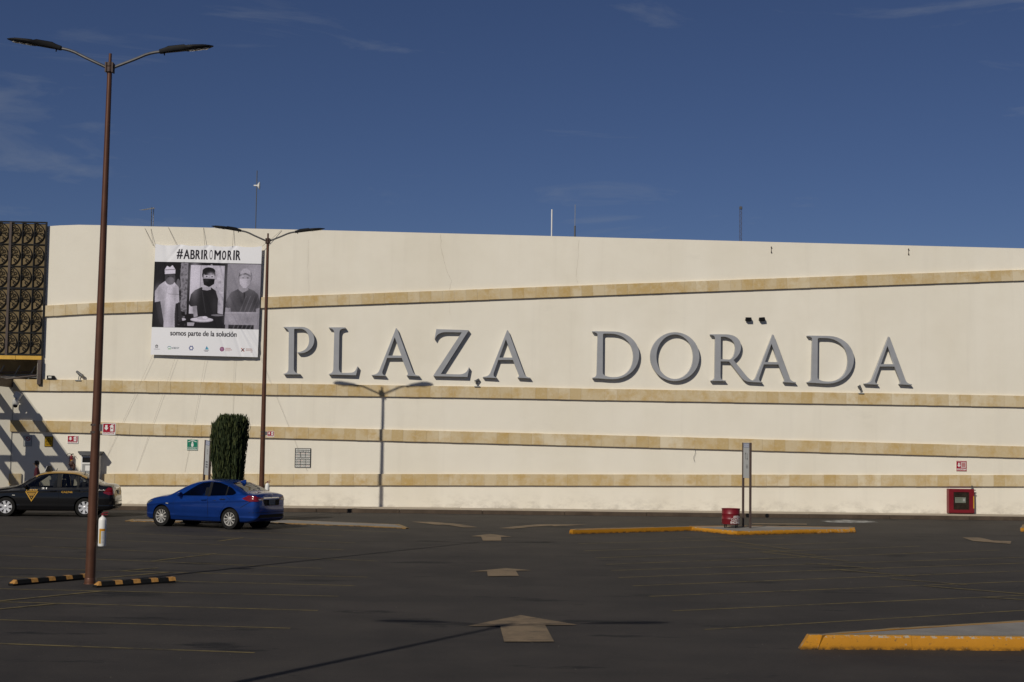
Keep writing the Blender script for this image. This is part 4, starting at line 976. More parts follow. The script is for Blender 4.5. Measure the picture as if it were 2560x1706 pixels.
# ------------------------------------------------------------------ fixtures on the wall
def spotlight(px, aim, label, lean=(0, 0), k=1.0):
    u_, z_ = WP(px[0], px[1], 0.05); t = thing('spotlight', label, 'spotlight', wpos(u_, 0.05, z_), WANG, 'spotlights on the stone ledge')
    b = MB(); b.box(-0.14, 0.14, -0.10, 0.06, -0.03, 0.012); b.build('base_plate', M['grey'], t, bevel=0.01)
    head = Vector((lean[0], -0.06, 0.30 if k == 1 else 0.27)); b = MB(); b.tube([(0, -0.02, 0), (lean[0] * .4, -0.03, 0.16), tuple(head)], 0.022, 7); b.build('stem', M['grey'], t, smooth=True)
    a = Vector(aim).normalized(); b = MB(); b.tube([tuple(head - a * 0.20 * k), tuple(head - a * 0.16 * k), tuple(head + a * 0.05 * k), tuple(head + a * 0.19 * k), tuple(head + a * 0.20 * k)], [0.045, 0.062, 0.066, 0.082, 0.080], 14); b.build('lamp_barrel', M['dgrey'], t, smooth=True)
    b = MB(); b.tube([tuple(head + a * 0.195 * k), tuple(head + a * 0.205 * k)], 0.068, 14); b.build('lens', M['lens'], t)
    t.scale = (0.82, 0.82, 0.82)
spotlight((196, 951), (0.75, -0.2, -0.55), 'slim spotlight tilted on the ledge beside the tall lamp post', (0.06, 0))
spotlight((1193, 966.5), (-0.8, -0.25, -0.55), 'small spotlight on the ledge between the Z and the last A of the first word', (-0.01, 0), 0.6)
spotlight((2152, 983.5), (-0.45, 0.1, 0.85), 'small spotlight on the ledge left of the final letter', (-0.06, 0), 0.55)
ub1, zb1 = WP(129, 948, 0.05); t = thing('junction_box', 'small black box lamp on the ledge near the iron screen', 'lamp', wpos(ub1, 0.05, zb1), WANG)
b = MB(); b.prism([(-.16, 0), (.16, 0), (.10, .13), (-.16, .13)], -.1, .06); b.build('housing', M['black'], t, bevel=0.01); b = MB(); b.box(-.10, .02, -.108, -.1, .03, .10); b.build('lens', M['lens'], t); b = MB(); b.box(-.2, .2, -.06, .05, -.02, .004); b.build('foot', M['grey'], t)
for px, tw, lb in (((1871, 799), 0.0, 'left of the two black floodlights above the R'), ((1905, 799), -0.14, 'right of the two black floodlights above the R')):
    u_, z_ = WP(px[0], px[1], 0.1); t = thing('floodlight', lb, 'floodlight', wpos(u_, 0.0, z_), WANG, 'floodlights above the R'); t.scale = (0.92, 0.9, 0.72)
    b = MB(); b.prism([(-.20, -.06), (-.20, .10), (-.06, .12), (-.06, -.10)], -.12, .12, 0, 'yz'); b.xform(Matrix.Rotation(tw, 4, 'Y')); b.build('housing', M['black'], t, bevel=0.012)
    b = MB(); b.box(-.10, .10, -.205, -.2, -.05, .09); b.xform(Matrix.Rotation(tw, 4, 'Y')); b.build('glass', M['black'], t)
    b = MB(); b.tube([(-.13, -.13, .0), (-.13, -.02, -.02), (.13, -.02, -.02), (.13, -.13, 0)], 0.012, 6); b.box(-.06, .06, -.02, 0.0, -.08, .04); b.build('bracket', M['dgrey'], t)
# security camera and speaker cluster at far left
u_, z_ = WP(36, 1000, 0.25); t = thing('security_camera', 'pale dome security camera hanging from a box on the left wall', 'camera', wpos(u_, 0.0, z_), WANG)
b = MB(); b.box(-.13, .13, -.26, -.02, .06, .32); b.xform(Matrix.Rotation(.5, 4, 'Y')); b.build('mount_box', M['white'], t, bevel=0.02)
b = MB(); b.tube([(.02, 0, .10), (.06, -.2, .1), (.06, -.30, .02)], .03, 8); b.build('bracket_arm', M['grey'], t, smooth=True)
b = MB(); b.lathe([(0, .02), (.06, .02), (.12, -.02), (.13, -.14), (.10, -.20), (0, -.20)], 18, 'z', (.06, -.30, 0), capped=False); b.build('housing', M['white'], t, smooth=True)
b = MB(); b.lathe([(.085, -.20), (.08, -.25), (.05, -.29), (0, -.30)], 16, 'z', (.06, -.30, 0), capped=False); b.build('dome', M['black'], t, smooth=True)
uj, _ = WP(29, 1100); b = MB(); b.tube([(0, -.02, 0.2), (0, -.02, WP(29, 1000)[1])], 0.012, 6); tag(b.build('wall_conduit', M['grey'], None, wpos(uj, 0.004, 0), WANG), 'thin grey vertical conduit on the wall at far left', 'conduit')

# cash machine booth with hood, partly behind the tall lamp post
ua0, _ = WP(200, 1200, 0.38); ua1, _ = WP(246, 1200, 0.38); zt_ = WP(205, 1139, 0.38)[1]; aw = ua1 - ua0
t = thing('cash_machine', 'white framed cash machine booth with dark hood behind the tall lamp post', 'kiosk', wpos(ua0, 0, SW_H), WANG)
hh = zt_ - SW_H; b = MB(); b.box(0, aw, -.36, -.002, 0, hh); b.build('cabinet', M['white'], t, bevel=.01)
b = MB(); b.prism([(-.09, hh + .16), (aw + .09, hh + .16), (aw + .09, hh + .12), (aw, hh + .003), (0, hh + .003), (-.09, hh + .12)], -.50, -.002); b.build('hood', M['dgrey'], t, bevel=.008)
b = MB(); b.box(.06, aw - .06, -.372, -.362, hh - .26, hh - .08); b.build('screen', M['black'], t)
b = MB(); b.box(.06, aw - .06, -.368, -.361, hh - .95, hh - .32); b.build('front_plate', M['grey'], t)
b = MB(); b.box(.18, aw - .16, -.376, -.369, hh - .58, hh - .38); b.build('notice', M['white'], t)
b = MB(); b.box(.20, aw - .20, -.43, -.37, hh - .80, hh - .74); b.build('keypad', M['dgrey'], t)

# hydrant cabinet
uh, _ = WP(2373, 1288, 0.3); uh1, _ = WP(2437, 1288, 0.3); zh = WP(2400, 1223, 0.3)[1]; hw, hh = uh1 - uh, zh - SW_H
t = thing('hydrant_cabinet', 'red metal fire hydrant cabinet with dark glass standing against the wall', 'cabinet', wpos(uh, 0, SW_H), WANG)
b = MB(); b.box(0, hw, -.27, -.002, 0.03, hh); b.box(.03, hw - .03, -.24, -.01, 0, 0.04); b.build('body', M['red'], t, bevel=.012)
b = MB(); fr = [(0.02, .05, hw - .02, hh - .02), (.18, .17, hw - .22, hh - .12)]
(x0, y0, x1, y1), (a0, b0, a1, b1) = fr
for q4 in ((x0, x1, y0, b0), (x0, x1, b1, y1), (x0, a0, b0, b1), (a1, x1, b0, b1)): b.box(q4[0], q4[1], -.30, -.272, q4[2], q4[3])
dr = b.build('door', M['red'], t); b = MB(); b.box(hw - .06, hw - .02, -.315, -.302, .22, hh * .72); b.build('handle', M['gold'], dr, bevel=.005)
b = MB(); b.box(a0, a1, -.285, -.280, b0, b1); b.build('glass_pane', M['clearglass'], dr)
b = MB(); b.box(.1, hw - .1, -.276, -.273, .12, hh - .1); b.build('dark_interior', simple('hose_brown', (0.17, 0.135, 0.11), .9, 0, .4, 5), t)
def lab(c):
    c.rect(0, 0, 100, 50, (0.17, 0.19, 0.15)); c.text('HIDRANTE', 4, 4, 66, 16, (0.05, 0.06, 0.05), .01)
    for k in range(3): c.rect(4, 22 + 9*k, 62, 26 + 9*k, (0.10, 0.11, 0.1), .8)
    c.rect(70, 6, 96, 44, (0.16, 0.17, 0.16)); c.rect(74, 12, 92, 36, (0.32, 0.33, 0.3))
c = Canvas(100, 50, 60); lab(c); place('label', print_mesh('label', .43, .215, c, mat_print()), dr, (a0 + .06, -.288, b1 - .42))
b = MB(); b.lathe([(.05, 0), (.05, .02), (.02, .03), (.02, .09), (.035, .10), (.035, .13), (0, .14)], 12, 'z', (hw - .04, -.13, hh), capped=False); b.build('valve', M['dgrey'], t, smooth=True)
for z_, l_ in ((.04, .10), (.16, .12)):
    b = MB(); b.tube([(hw - .01, -.13, hh - z_), (hw + l_, -.13, hh - z_ - .006)], .018, 7); b.build('valve_spout', M['dgrey'], t, smooth=True)

# sand drum on the island
dp = G(1827, 1319.5, hM); t = thing('sand_drum', 'red half drum of sand on legs with white lettering beside the sign', 'drum', dp)
r = 0.285; zA, zB = 0.115, 0.60
b = MB(); b.lathe([(0, zA), (r*.985, zA), (r, zA + .01), (r, zA + .155), (r*1.02, zA+.165), (r, zA + .175), (r, zB - .165), (r*1.022, zB - .155), (r, zB - .145), (r, zB - .02), (r*1.035, zB - .012), (r*1.035, zB + .006), (r*.975, zB + .006), (r*.97, zB - .06), (0, zB - .06)], 40, capped=False); b.build('drum_body', M['red'], t, smooth=True)
b = MB(); b.lathe([(r*.965, zB - .055), (r*.6, zB - .03), (0, zB - .02)], 24, capped=False); b.build('sand', M['sidewalk'], t, smooth=True)
for k in range(4):
    a = k * math.pi / 2 + 0.5; b = MB(); b.tube([(r*.86*math.cos(a), r*.86*math.sin(a), 0), (r*.86*math.cos(a), r*.86*math.sin(a), zA + .02)], .016, 8); b.build('leg', M['black'], t)
for k, (txt, x0, wd) in enumerate((('ARENA', 0.03, .30), ('CONTRA', -.03, .36), ('INCENDIO', -.05, .46))):
    V, T = text_tris(txt, 0.014); z0 = .315 - k * .088; m = MB()
    P = [(x0 + v[0] * wd, v[1] * .074) for v in V]
    m.add([((r + .004) * math.cos(-math.pi / 2 + .0 + x_ / r), (r + .004) * math.sin(-math.pi / 2 + x_ / r), z0 + y_) for x_, y_ in P], [tuple(int(i) for i in tr) for tr in T]); m.build('lettering', M['white'], t)

# two-post totem signs
def totem(pa, pb, ytop, ypan, label, lean=0.0, arrows=True, z=0.0):
    A, B = G(*pa, z), G(*pb, z); L = (B - A).length
    t = thing('totem_sign', label, 'sign', A, math.atan2(B.y - A.y, B.x - A.x), 'two-post sector signs')
    t.rotation_euler[1] = lean
    H = height_at(A, ytop); zp = height_at(A, ypan); pw = L - 0.02
    for x_ in (0, L):
        b = MB(); b.box(x_ - .04, x_ + .04, -.028, .028, 0, H); b.build('post', M['totempost'], t, bevel=.004)
    c = Canvas(100, 420, 44, (0.40, 0.41, 0.41)); c.rect(4, 6, 96, 58, (0.10, 0.12, 0.22)); c.rect(9, 12, 91, 52, (0.42, 0.44, 0.50)); c.text('SECTOR', 14, 22, 86, 42, (0.15, 0.17, 0.28), .01)
    if arrows:
        for x_, s in ((38, 1), (64, -1)):
            c.rect(x_ - 3, 125, x_ + 3, 200, (0.06, 0.06, 0.06)); yt = 112 if s > 0 else 212; c.poly([(x_, yt), (x_ - 10, yt + 26 * s), (x_ + 10, yt + 26 * s)], (0.06, 0.06, 0.06))
        for k in range(3): c.rect(44, 262 + k * 16, 78, 271 + k * 16, (0.14, 0.14, 0.15))
    else:
        for k in range(3): c.rect(42, 110 + k * 22, 64, 124 + k * 22, (0.22, 0.22, 0.22))
        for k in range(3): c.rect(22, 255 + k * 30, 74, 272 + k * 30, (0.14, 0.14, 0.15))
    place('printed_face', print_mesh('printed_face', pw - .08, H - zp, c, mat_print()), t, (.05, -.017, zp))
    b = MB(); b.box(.042, L - .042, -.014, .014, zp, H); b.build('panel', M['grey'], t)
totem((1857.5, 1317.3), (1875.5, 1320.2), 1107, 1195, 'tall brown two-post sign with up and down arrows on the right island', 0.0, True, hM)
totem((505, 1300.5), (518, 1302.5), 1100, 1186, 'tilted two-post sign partly hidden behind the clipped tree', 0.055, False)

# rooftop aerials
def aerial(px, kind, label, back=3.0, name='rooftop_antenna'):
    x_, yt, yb = px; u_, z0 = WP(x_, yb, -back); _, z1 = WP(x_, yt, -back); z0 = min(z0, zr + 2) - 0.0; zb_ = zr
    t = thing(name, label, 'antenna', wpos(u_, -back, zb_), WANG, 'rooftop antennas'); h = z1 - zb_
    b = MB(); r_ = {'pole': .028, 'thick': .036, 'lattice': .006}.get(kind, .018); b.tube([(0, 0, 0), (0, 0, h * (0.72 if kind == 'thick' else 1))], r_, 8); b.build('mast', M['white'] if kind == 'pole' else (M['dgrey'] if kind != 'lattice' else M['brown']), t)
    if kind == 'thick':
        b = MB(); b.tube([(0, 0, h * .72), (0, 0, h)], .012, 6); b.build('whip', M['grey'], t); b = MB(); b.tube([(0, 0, h * .66), (.24, 0, 0)], .012, 6); b.build('guy_wire', M['dgrey'], t)
    if kind == 'yagi':
        b = MB(); b.tube([(-.25, -.6, h - .22), (.08, .1, h - .03)], .018, 6)
        for k in range(5): b.tube([(-.25 + k*.07 - .12, -.6 + k*.14, h - .22 + k*.04), (-.25 + k*.07 + .12, -.6 + k*.14, h - .22 + k*.04)], .009, 5)
        b.tube([(.07, .05, h), (.05, .05, 0)], .015, 6); b.build('boom', M['grey'], t)
    if kind == 'dish':
        b = MB(); b.lathe([(0, -.02), (.05, -.015), (.16, .07), (.17, .075), (.16, .085), (.04, .01), (0, .0)], 18, 'x', (0.04, 0, h - .62), capped=False); b.tube([(-.12, 0, h - .62), (.04, 0, h - .62)], .03, 8); b.build('dish', M['white'], t, smooth=True)
    if kind == 'lattice':
        for dx in (-.045, .045):
            b = MB(); b.tube([(dx, 0.05, 0), (dx, 0.05, h)], .008, 5); b.build('rail', M['brown'], t)
        for k in range(int(h / .22)):
            b = MB(); b.tube([(-.045, .05, k*.22), (.045, .05, k*.22 + .11), (-.045, .05, k*.22 + .22)], .005, 4); b.build('brace', M['brown'], t)
        b = MB(); b.box(-.06, .06, -.01, .07, h - .08, h + .05); b.build('beacon', M['dgrey'], t, bevel=.02)
aerial((378, 518, 567), 'yagi', 'small yagi antenna on the roof above the banner')
aerial((639, 427, 573), 'dish', 'thin mast with small white dish on the roof')
aerial((1379, 524, 590), 'pole', 'plain white pole antenna on the roof')
aerial((1437, 512, 592), 'thick', 'dark pole antenna with thin whip and guy wire')
aerial((1852, 519, 603), 'lattice', 'thin lattice mast on the roof at right')

# ------------------------------------------------------------------ clipped columnar cypress
def mat_leaf():
    m, n, l, b = new_mat('cypress_foliage')
    g = n.new('ShaderNodeNewGeometry'); f = noise(n, l, pos_node(n, l, (5, 5, 1.2)), 1.6, 5, 0.6)
    c = ramp(n, l, g.outputs['Random Per Island'], [(0.0, (0.014, 0.023, 0.009)), (0.6, (0.034, 0.048, 0.017)), (1.0, (0.070, 0.080, 0.026))])
    c = mix(n, l, ramp(n, l, f, [(0.62, 0.0), (0.78, 0.6)]), c, (0.050, 0.045, 0.016))
    l.new(c, b.inputs['Base Color']); b.inputs['Roughness'].default_value = 0.75; b.inputs['Specular IOR Level'].default_value = 0.2
    return m
M['leaf'] = mat_leaf(); M['bark'] = mat_concrete('bark', (0.06, 0.04, 0.028), (0.10, 0.07, 0.05), 5)
tb = G(568, 1308.5); tsc = (tb - EYE).length / F_PX
tree = thing('cypress_tree', 'dark green flat-topped clipped cypress tree behind the blue car', 'tree', tb)
HT = height_at(tb, 1041); b = MB(); b.tube([(0, 0, 0), (0.03, 0, 0.6), (-0.02, 0.02, 1.6), (0, 0, HT - .5)], [.10, .08, .06, .03], 10)
for k in range(7):
    a = k * 0.9; b.tube([(0, 0, .5 + k * .25), (.25 * math.cos(a), .25 * math.sin(a), 1.0 + k * .3), (.36 * math.cos(a), .36 * math.sin(a), 1.7 + k * .22)], [.035, .025, .01], 6)
b.build('trunk', M['bark'], tree, smooth=True)
def crown_r(z, th):
    t = z / HT; r = np.interp(t, [0.04, 0.12, 0.3, 0.5, 0.72, 0.86, 0.97, 1.0], [0.28, 0.39, 0.42, 0.475, 0.55, 0.555, 0.525, 0.50])
    left = 0.5 - 0.5 * math.cos(th)          # 1 towards -x
    if t > 0.90: r -= left ** 2 * np.interp(t, [0.89, 0.93], [0, 0.17])
    return r * (1 + 0.06 * math.sin(3 * th + z * 2) + 0.045 * math.sin(7 * th + 1.7) + 0.05 * math.sin(17 * th + 0.6 * math.sin(z * 3)) + 0.03 * math.sin(29 * th + z * 2) - 0.05 * max(0, math.sin(4 * th + 2.2)) ** 6)
core = MB(); vs_, fs = [], []; NT, NZ = 40, 26
for j in range(NZ):
    z = HT * (0.06 + 0.90 * j / (NZ - 1))
    for i in range(NT):
        th = 2 * math.pi * i / NT; r = crown_r(z, th) * 0.86; vs_.append((r * math.cos(th), r * math.sin(th), z))
fs = [(j*NT+i, j*NT+(i+1) % NT, (j+1)*NT+(i+1) % NT, (j+1)*NT+i) for j in range(NZ-1) for i in range(NT)] + [tuple(range(NT))[::-1], tuple((NZ-1)*NT+i for i in range(NT))]
core.add(vs_, fs); core.build('inner_foliage', M['leaf'], tree, smooth=True)
rs = np.random.RandomState(5); V, Fq = [], []
for k in range(17000):
    z = HT * (0.05 + 0.95 * rs.rand() ** 0.95); th = rs.rand() * 2 * math.pi; R0 = crown_r(z, th)
    r = R0 * ((0.80 + 0.22 * rs.rand()) if rs.rand() < .9 or z < HT * .9 else rs.rand()); 
    if z > HT * .95: r = R0 * math.sqrt(rs.rand())
    elif rs.rand() < .025: r = R0 * rs.uniform(1.0, 1.09)
    p = np.array([r * math.cos(th), r * math.sin(th), z]); L = rs.uniform(.09, .24) * (0.55 if z > HT * .95 else 1.0); wd = rs.uniform(.008, .019)
    out = np.array([math.cos(th), math.sin(th), 0]); d = np.array([0, 0, 1.]) + out * rs.uniform(-.02, .24) + rs.normal(0, .06, 3); d /= np.linalg.norm(d)
    s = np.cross(d, rs.normal(0, 1, 3)); s /= np.linalg.norm(s); i0 = len(V)
    V += [tuple(p - s * wd * .6), tuple(p + s * wd * .6), tuple(p + d * L * .55 + s * wd), tuple(p + d * L), tuple(p + d * L * .55 - s * wd)]; Fq.append((i0, i0+1, i0+2, i0+3, i0+4))
me = bpy.data.meshes.new('crown'); me.from_pydata(V, [], Fq); me.materials.append(M['leaf']); place('crown', me, tree)

# ------------------------------------------------------------------ cars
M['headlamp'] = simple('headlamp_lens', (0.10, 0.10, 0.10), 0.1, 0, 0.3, 12, 1.0)
def interp(tab): 
    xs = [a for a, _ in tab]; ys = [c_ for _, c_ in tab]
    # monotone cubic (Fritsch-Carlson)
    xs, ys = np.array(xs, float), np.array(ys, float); o = np.argsort(xs); xs, ys = xs[o], ys[o]
    h = np.diff(xs); d = np.diff(ys) / h; m = np.zeros(len(xs)); m[0], m[-1] = d[0], d[-1]
    for i in range(1, len(xs) - 1):
        m[i] = 0 if d[i-1] * d[i] <= 0 else 3 * (h[i-1] + h[i]) / ((2*h[i] + h[i-1]) / d[i-1] + (h[i] + 2*h[i-1]) / d[i])
    def f(x):
        x = min(max(x, xs[0]), xs[-1]); i = min(max(int(np.searchsorted(xs, x)) - 1, 0), len(h) - 1); t = (x - xs[i]) / h[i]
        return float((1+2*t)*(1-t)**2*ys[i] + t*(1-t)**2*h[i]*m[i] + t*t*(3-2*t)*ys[i+1] + t*t*(t-1)*h[i]*m[i+1])
    return f
class CarShape:
    def __init__(s, top, bot, belt, hw, crease):
        s.top, s.bot, s.belt, s.hw, s.crease = interp(top), interp(bot), interp(belt), interp(hw), interp(crease)
        s.x0, s.x1 = top[-1][0], top[0][0]
        if s.x0 > s.x1: s.x0, s.x1 = s.x1, s.x0
    def y(s, x, z, inset=0.0):
        zb, zt, be, W0 = s.bot(x), s.top(x) - inset, s.belt(x), s.hw(x) - inset
        if z <= be:
            k = (z - 0.58) / 0.45; y = W0 * (1 - 0.055 * k * k - 0.02 * max(0, -k))
            y += 0.016 * math.exp(-((z - s.crease(x)) / 0.03) ** 2) + 0.012 * math.exp(-((z - 0.36) / 0.035) ** 2)
        else:
            yb = W0 * (1 - 0.055 * ((be - 0.58) / 0.45) ** 2); y = yb - 0.02 * min(1, (z - be) / .03) - (z - be) * 0.44
        r = 0.11; h = min(max((zt - z) / r, 0), 1); y *= (1 - (1 - h) ** 2.5) ** (1 / 2.5)
        r2 = 0.07; h2 = min(max((z - zb) / r2, 0), 1); y *= 0.82 + 0.18 * (1 - (1 - h2) ** 2) ** 0.5
        return max(y, 0.0)
    def loft(s, xs, nz=46, inset=0.0, zfloor=None):
        vs_, fs = [], []; n = None
        for x in xs:
            zb, zt = (s.bot(x) if zfloor is None else zfloor), s.top(x) - inset
            ss = [0.5 - 0.5 * math.cos(math.pi * i / (nz - 1)) for i in range(nz)]
            half = [(s.y(x, zb + (zt - zb) * q_, inset), zb + (zt - zb) * q_) for q_ in ss]
            ringp = [(x, y_, z_) for y_, z_ in half] + [(x, -y_, z_) for y_, z_ in half[-2:0:-1]] + ([(x, -half[0][0], half[0][1])])
            n = len(ringp); vs_ += ringp
        for i in range(len(xs) - 1):
            for k in range(n):
                k2 = (k + 1) % n; fs.append((i*n+k, i*n+k2, (i+1)*n+k2, (i+1)*n+k))
        fs += [tuple(range(n))[::-1], tuple((len(xs)-1)*n+k for k in range(n))]
        m = MB(); m.add(vs_, fs); return m
def boolean(a_me, cutters):
    a = place('tmp_a', a_me); tmp = []
    for c_me in cutters:
        o = place('tmp_c', c_me); md = a.modifiers.new('b', 'BOOLEAN'); md.operation = 'DIFFERENCE'; md.object = o; md.solver = 'EXACT'; tmp.append(o)
    dg = bpy.context.evaluated_depsgraph_get(); me = bpy.data.meshes.new_from_object(a.evaluated_get(dg))
    for o in tmp + [a]: bpy.data.objects.remove(o)
    return me
X_, Y_, Z_ = Vector((1, 0, 0)), Vector((0, 1, 0)), Vector((0, 0, 1))
def patch(mb, bvh, poly, O, U, V, N, res=0.05, off=0.004, mi=0):
    bm = bmesh.new(); bm.faces.new([bm.verts.new((p[0], p[1], 0)) for p in poly])
    for ax in (0, 1):
        lo, hi = min(p[ax] for p in poly), max(p[ax] for p in poly); k = math.ceil(lo / res) * res
        no = (1, 0, 0) if ax == 0 else (0, 1, 0)
        while k < hi:
            bmesh.ops.bisect_plane(bm, geom=bm.verts[:] + bm.edges[:] + bm.faces[:], plane_co=(k if ax == 0 else 0, k if ax else 0, 0), plane_no=no); k += res
    vs_ = []
    for v in bm.verts:
        w = O + U * v.co.x + V * v.co.y
        h = bvh.ray_cast(w + N * 3, -N)
        if h[0] is None: h = bvh.find_nearest(w)
        nn = h[1] if h[1].dot(N) > 0 else -h[1]
        vs_.append(h[0] + (N * 0.4 + nn * 0.6).normalized() * off)
    bm.verts.index_update(); fs = [tuple(v.index for v in f.verts) for f in bm.faces]; bm.free(); mb.add(vs_, fs, mi)
def text_patch(mb, bvh, txt, x0, z0, w, h, side, off=0.007, mi=0, bold=.02):
    V, T = text_tris(txt, bold); vs_ = []
    for a, c_ in V:
        x = x0 + a * w if side < 0 else x0 - a * w
        p = Vector((x, 0, z0 + c_ * h)); hhit = bvh.ray_cast(p + Y_ * side * 3, -Y_ * side); vs_.append((hhit[0] if hhit[0] else p) + Y_ * side * off)
    mb.add(vs_, [tuple(int(i) for i in t_) for t_ in T], mi)
def make_wheel(parent, x, y, r, side, spokes, rim_mat, wide, style):
    w = place('wheel', None, parent, (x, y, r)); s = side; hwid = 0.098
    t = MB(); t.lathe([(r*.66, -hwid), (r*.80, -hwid*1.02), (r*.95, -hwid*.98), (r, -hwid*.72), (r, hwid*.72), (r*.95, hwid*.98), (r*.80, hwid*1.02), (r*.66, hwid), (r*.64, 0)], 36, 'y', capped=False); t.build('tyre', M['tyre'], w, smooth=True)
    q = MB(); q.lathe([(r*.68, s*hwid*.95), (r*.655, s*hwid*1.0), (r*.62, s*hwid*.9), (r*.60, s*hwid*.2), (r*.60, -s*hwid*.8)], 32, 'y', capped=False)
    for k in range(spokes):
        for tw in ((-1, 1) if style == 'double' else (0,)):
            st = len(q.v); a = 2 * math.pi * k / spokes + .3; ww = wide * (.45 if tw else 1)
            q.add([(-ww*.7, s*hwid*.85, .03), (ww*.7, s*hwid*.85, .03), (ww, s*hwid*.98, r*.64), (-ww, s*hwid*.98, r*.64), (-ww*.7, s*hwid*.55, .03), (ww*.7, s*hwid*.55, .03), (ww, s*hwid*.6, r*.64), (-ww, s*hwid*.6, r*.64)], [(0,1,2,3),(4,7,6,5),(0,4,5,1),(1,5,6,2),(2,6,7,3),(3,7,4,0)])
            q.xform(Matrix.Rotation(a + tw * .13, 4, 'Y'), st)
    q.lathe([(0, s*hwid*.98), (.035, s*hwid*.97), (.055, s*hwid*.88), (.06, s*hwid*.5)], 18, 'y', capped=False); q.build('rim', rim_mat, w, smooth=True, ang=30)
    d = MB(); d.lathe([(0, s*hwid*.15), (r*.46, s*hwid*.15), (r*.46, s*hwid*.05)], 24, 'y', capped=False); d.lathe([(r*.60, -s*hwid*.2), (0, -s*hwid*.2)], 24, 'y', capped=False); d.build('brake_disc', M['dgrey'], w)
    return w
def make_car(name, S, body_mat, roof_mat, spec):
    root = place(name, None); L0, L1 = S.x0, S.x1
    t_ = np.linspace(0, 1, 92); xs = L0 + (L1 - L0) * (0.5 - 0.5 * np.cos(np.pi * (0.06 + 0.88 * t_)) - (0.5 - 0.5 * np.cos(np.pi * .06))) / (np.cos(np.pi * .06))
    xs[0], xs[-1] = L0, L1
    hull_mb = S.loft(xs); hull = hull_mb.mesh('hull', body_mat); bm = bmesh.new(); bm.from_mesh(hull); bvh = BVHTree.FromBMesh(bm); bm.free()
    ci = S.loft(np.linspace(spec['cab'][0], spec['cab'][1], 30), 24, 0.055, 0.74).mesh('cab', M['interior'])
    wins = spec['windows']; cut = MB()
    for (poly, sd) in [(p, s_) for p in wins for s_ in (-1, 1)]:
        c_ = Vector((sum(p[0] for p in poly) / len(poly), 0, sum(p[1] for p in poly) / len(poly)))
        P = [(c_.x + (p[0] - c_.x) * .97, c_.z + (p[1] - c_.z) * .965) for p in poly]; cut.prism(P, sd * .30, sd * 1.2)
    fr = {}
    for key in ('windshield', 'rear_window'):
        O, V, half0, half1, ln = spec[key]; O, V = Vector(O), Vector(V).normalized(); N = V.cross(Y_) if key == 'rear_window' else Y_.cross(V)
        if N.z < 0: N = -N
        fr[key] = (O, V, N); P = [(-half0, 0), (half0, 0), (half1, ln), (-half1, ln)]
        vs_ = [O + Y_ * p[0] * .96 + V * (ln / 2 + (p[1] - ln / 2) * .95) + N * d for d in (-.16, .5) for p in P]; cut.add(vs_, [(0,1,2,3),(7,6,5,4),(0,4,5,1),(1,5,6,2),(2,6,7,3),(3,7,4,0)])
    arch = MB(); r = spec['r']
    for ax in spec['axles']:
        for sd in (-1, 1): arch.lathe([(r + .045, sd * .52), (r + .045, sd * 1.1)], 40, 'y', (ax, 0, r + .005))
    me = boolean(hull, [ci, cut.mesh('cut', body_mat), arch.mesh('arch', body_mat)])
    me.materials.clear(); me.materials.append(body_mat); me.materials.append(roof_mat)
    if roof_mat is not body_mat:
        for p in me.polygons:
            c_ = p.center
            if c_.z > S.top(c_.x) - spec.get('roof_drop', .09) and spec['roof'][0] < c_.x < spec['roof'][1]: p.material_index = 1
            else: p.material_index = 0
    else:
        for p in me.polygons: p.material_index = 0
    me.polygons.foreach_set('use_smooth', [True] * len(me.polygons)); me.set_sharp_from_angle(angle=math.radians(32))
    body = place('body', me, root)
    for ax in spec['axles']:
        for sd in (-1, 1):
            liner = MB(); liner.lathe([(r + .04, sd * .80), (r + .04, sd * .53), (.02, sd * .53)], 28, 'y', (ax, 0, r + .005), capped=False)
            liner.build('wheel_arch_liner', M['rubber'], root)
    # glazing
    for sd in (-1, 1):
        for i, P in enumerate(wins):
            g = MB(); patch(g, bvh, P, Vector(), X_, Z_, Y_ * sd, .06, .003); g.build('side_window', M['cglass'] if i in spec['light'] else M['dglass'], root, smooth=True)
        # dark pillar trim between the panes
        for P in spec['pillars']:
            g = MB(); patch(g, bvh, P, Vector(), X_, Z_, Y_ * sd, .06, .002); g.build('pillar_trim', M['black'], root)
        for i, P in enumerate(spec['doors']):
            c_ = (sum(p[0] for p in P) / len(P), sum(p[1] for p in P) / len(P)); d = place('door', None, root)
            g = MB(); Q = [(c_[0] + (p[0] - c_[0]) * (1 + .006 / max(.2, abs(p[0] - c_[0]))), c_[1] + (p[1] - c_[1]) * (1 + .006 / max(.12, abs(p[1] - c_[1])))) for p in P]
            patch(g, bvh, Q, Vector(), X_, Z_, Y_ * sd, .05, .0015); g.build('door_gap', M['black'], d)
            g = MB(); patch(g, bvh, P, Vector(), X_, Z_, Y_ * sd, .04, .005); g.build('door_skin', body_mat, d, smooth=True)
            hx, hz = spec['handles'][i]; hy = S.y(hx, hz)
            g = MB(); g.tube([(hx - .10, sd * (hy + .012), hz), (hx - .08, sd * (hy + .035), hz + .003), (hx + .08, sd * (hy + .035), hz - .002), (hx + .10, sd * (hy + .012), hz - .003)], .015, 8); g.build('handle', spec['handle_mat'][i], d, smooth=True)
        # mirror
        mx_, mz_ = spec['mirror']; my = S.y(mx_, mz_); g = MB(); g.tube([(mx_, sd * (my - .03), mz_ - .02), (mx_, sd * (my + .05), mz_)], .03, 8)
        st = len(g.v); g.lathe([(0, -.075), (.05, -.065), (.085, -.02), (.09, .03), (.07, .05), (0, .05)], 16, 'x', capped=False); g.xform(Matrix.Translation((mx_, sd * (my + .12), mz_ + .02)) @ Matrix.Diagonal((-1.0, 1.15, .8, 1)), st); mir = g.build('mirror', body_mat, root, smooth=True)
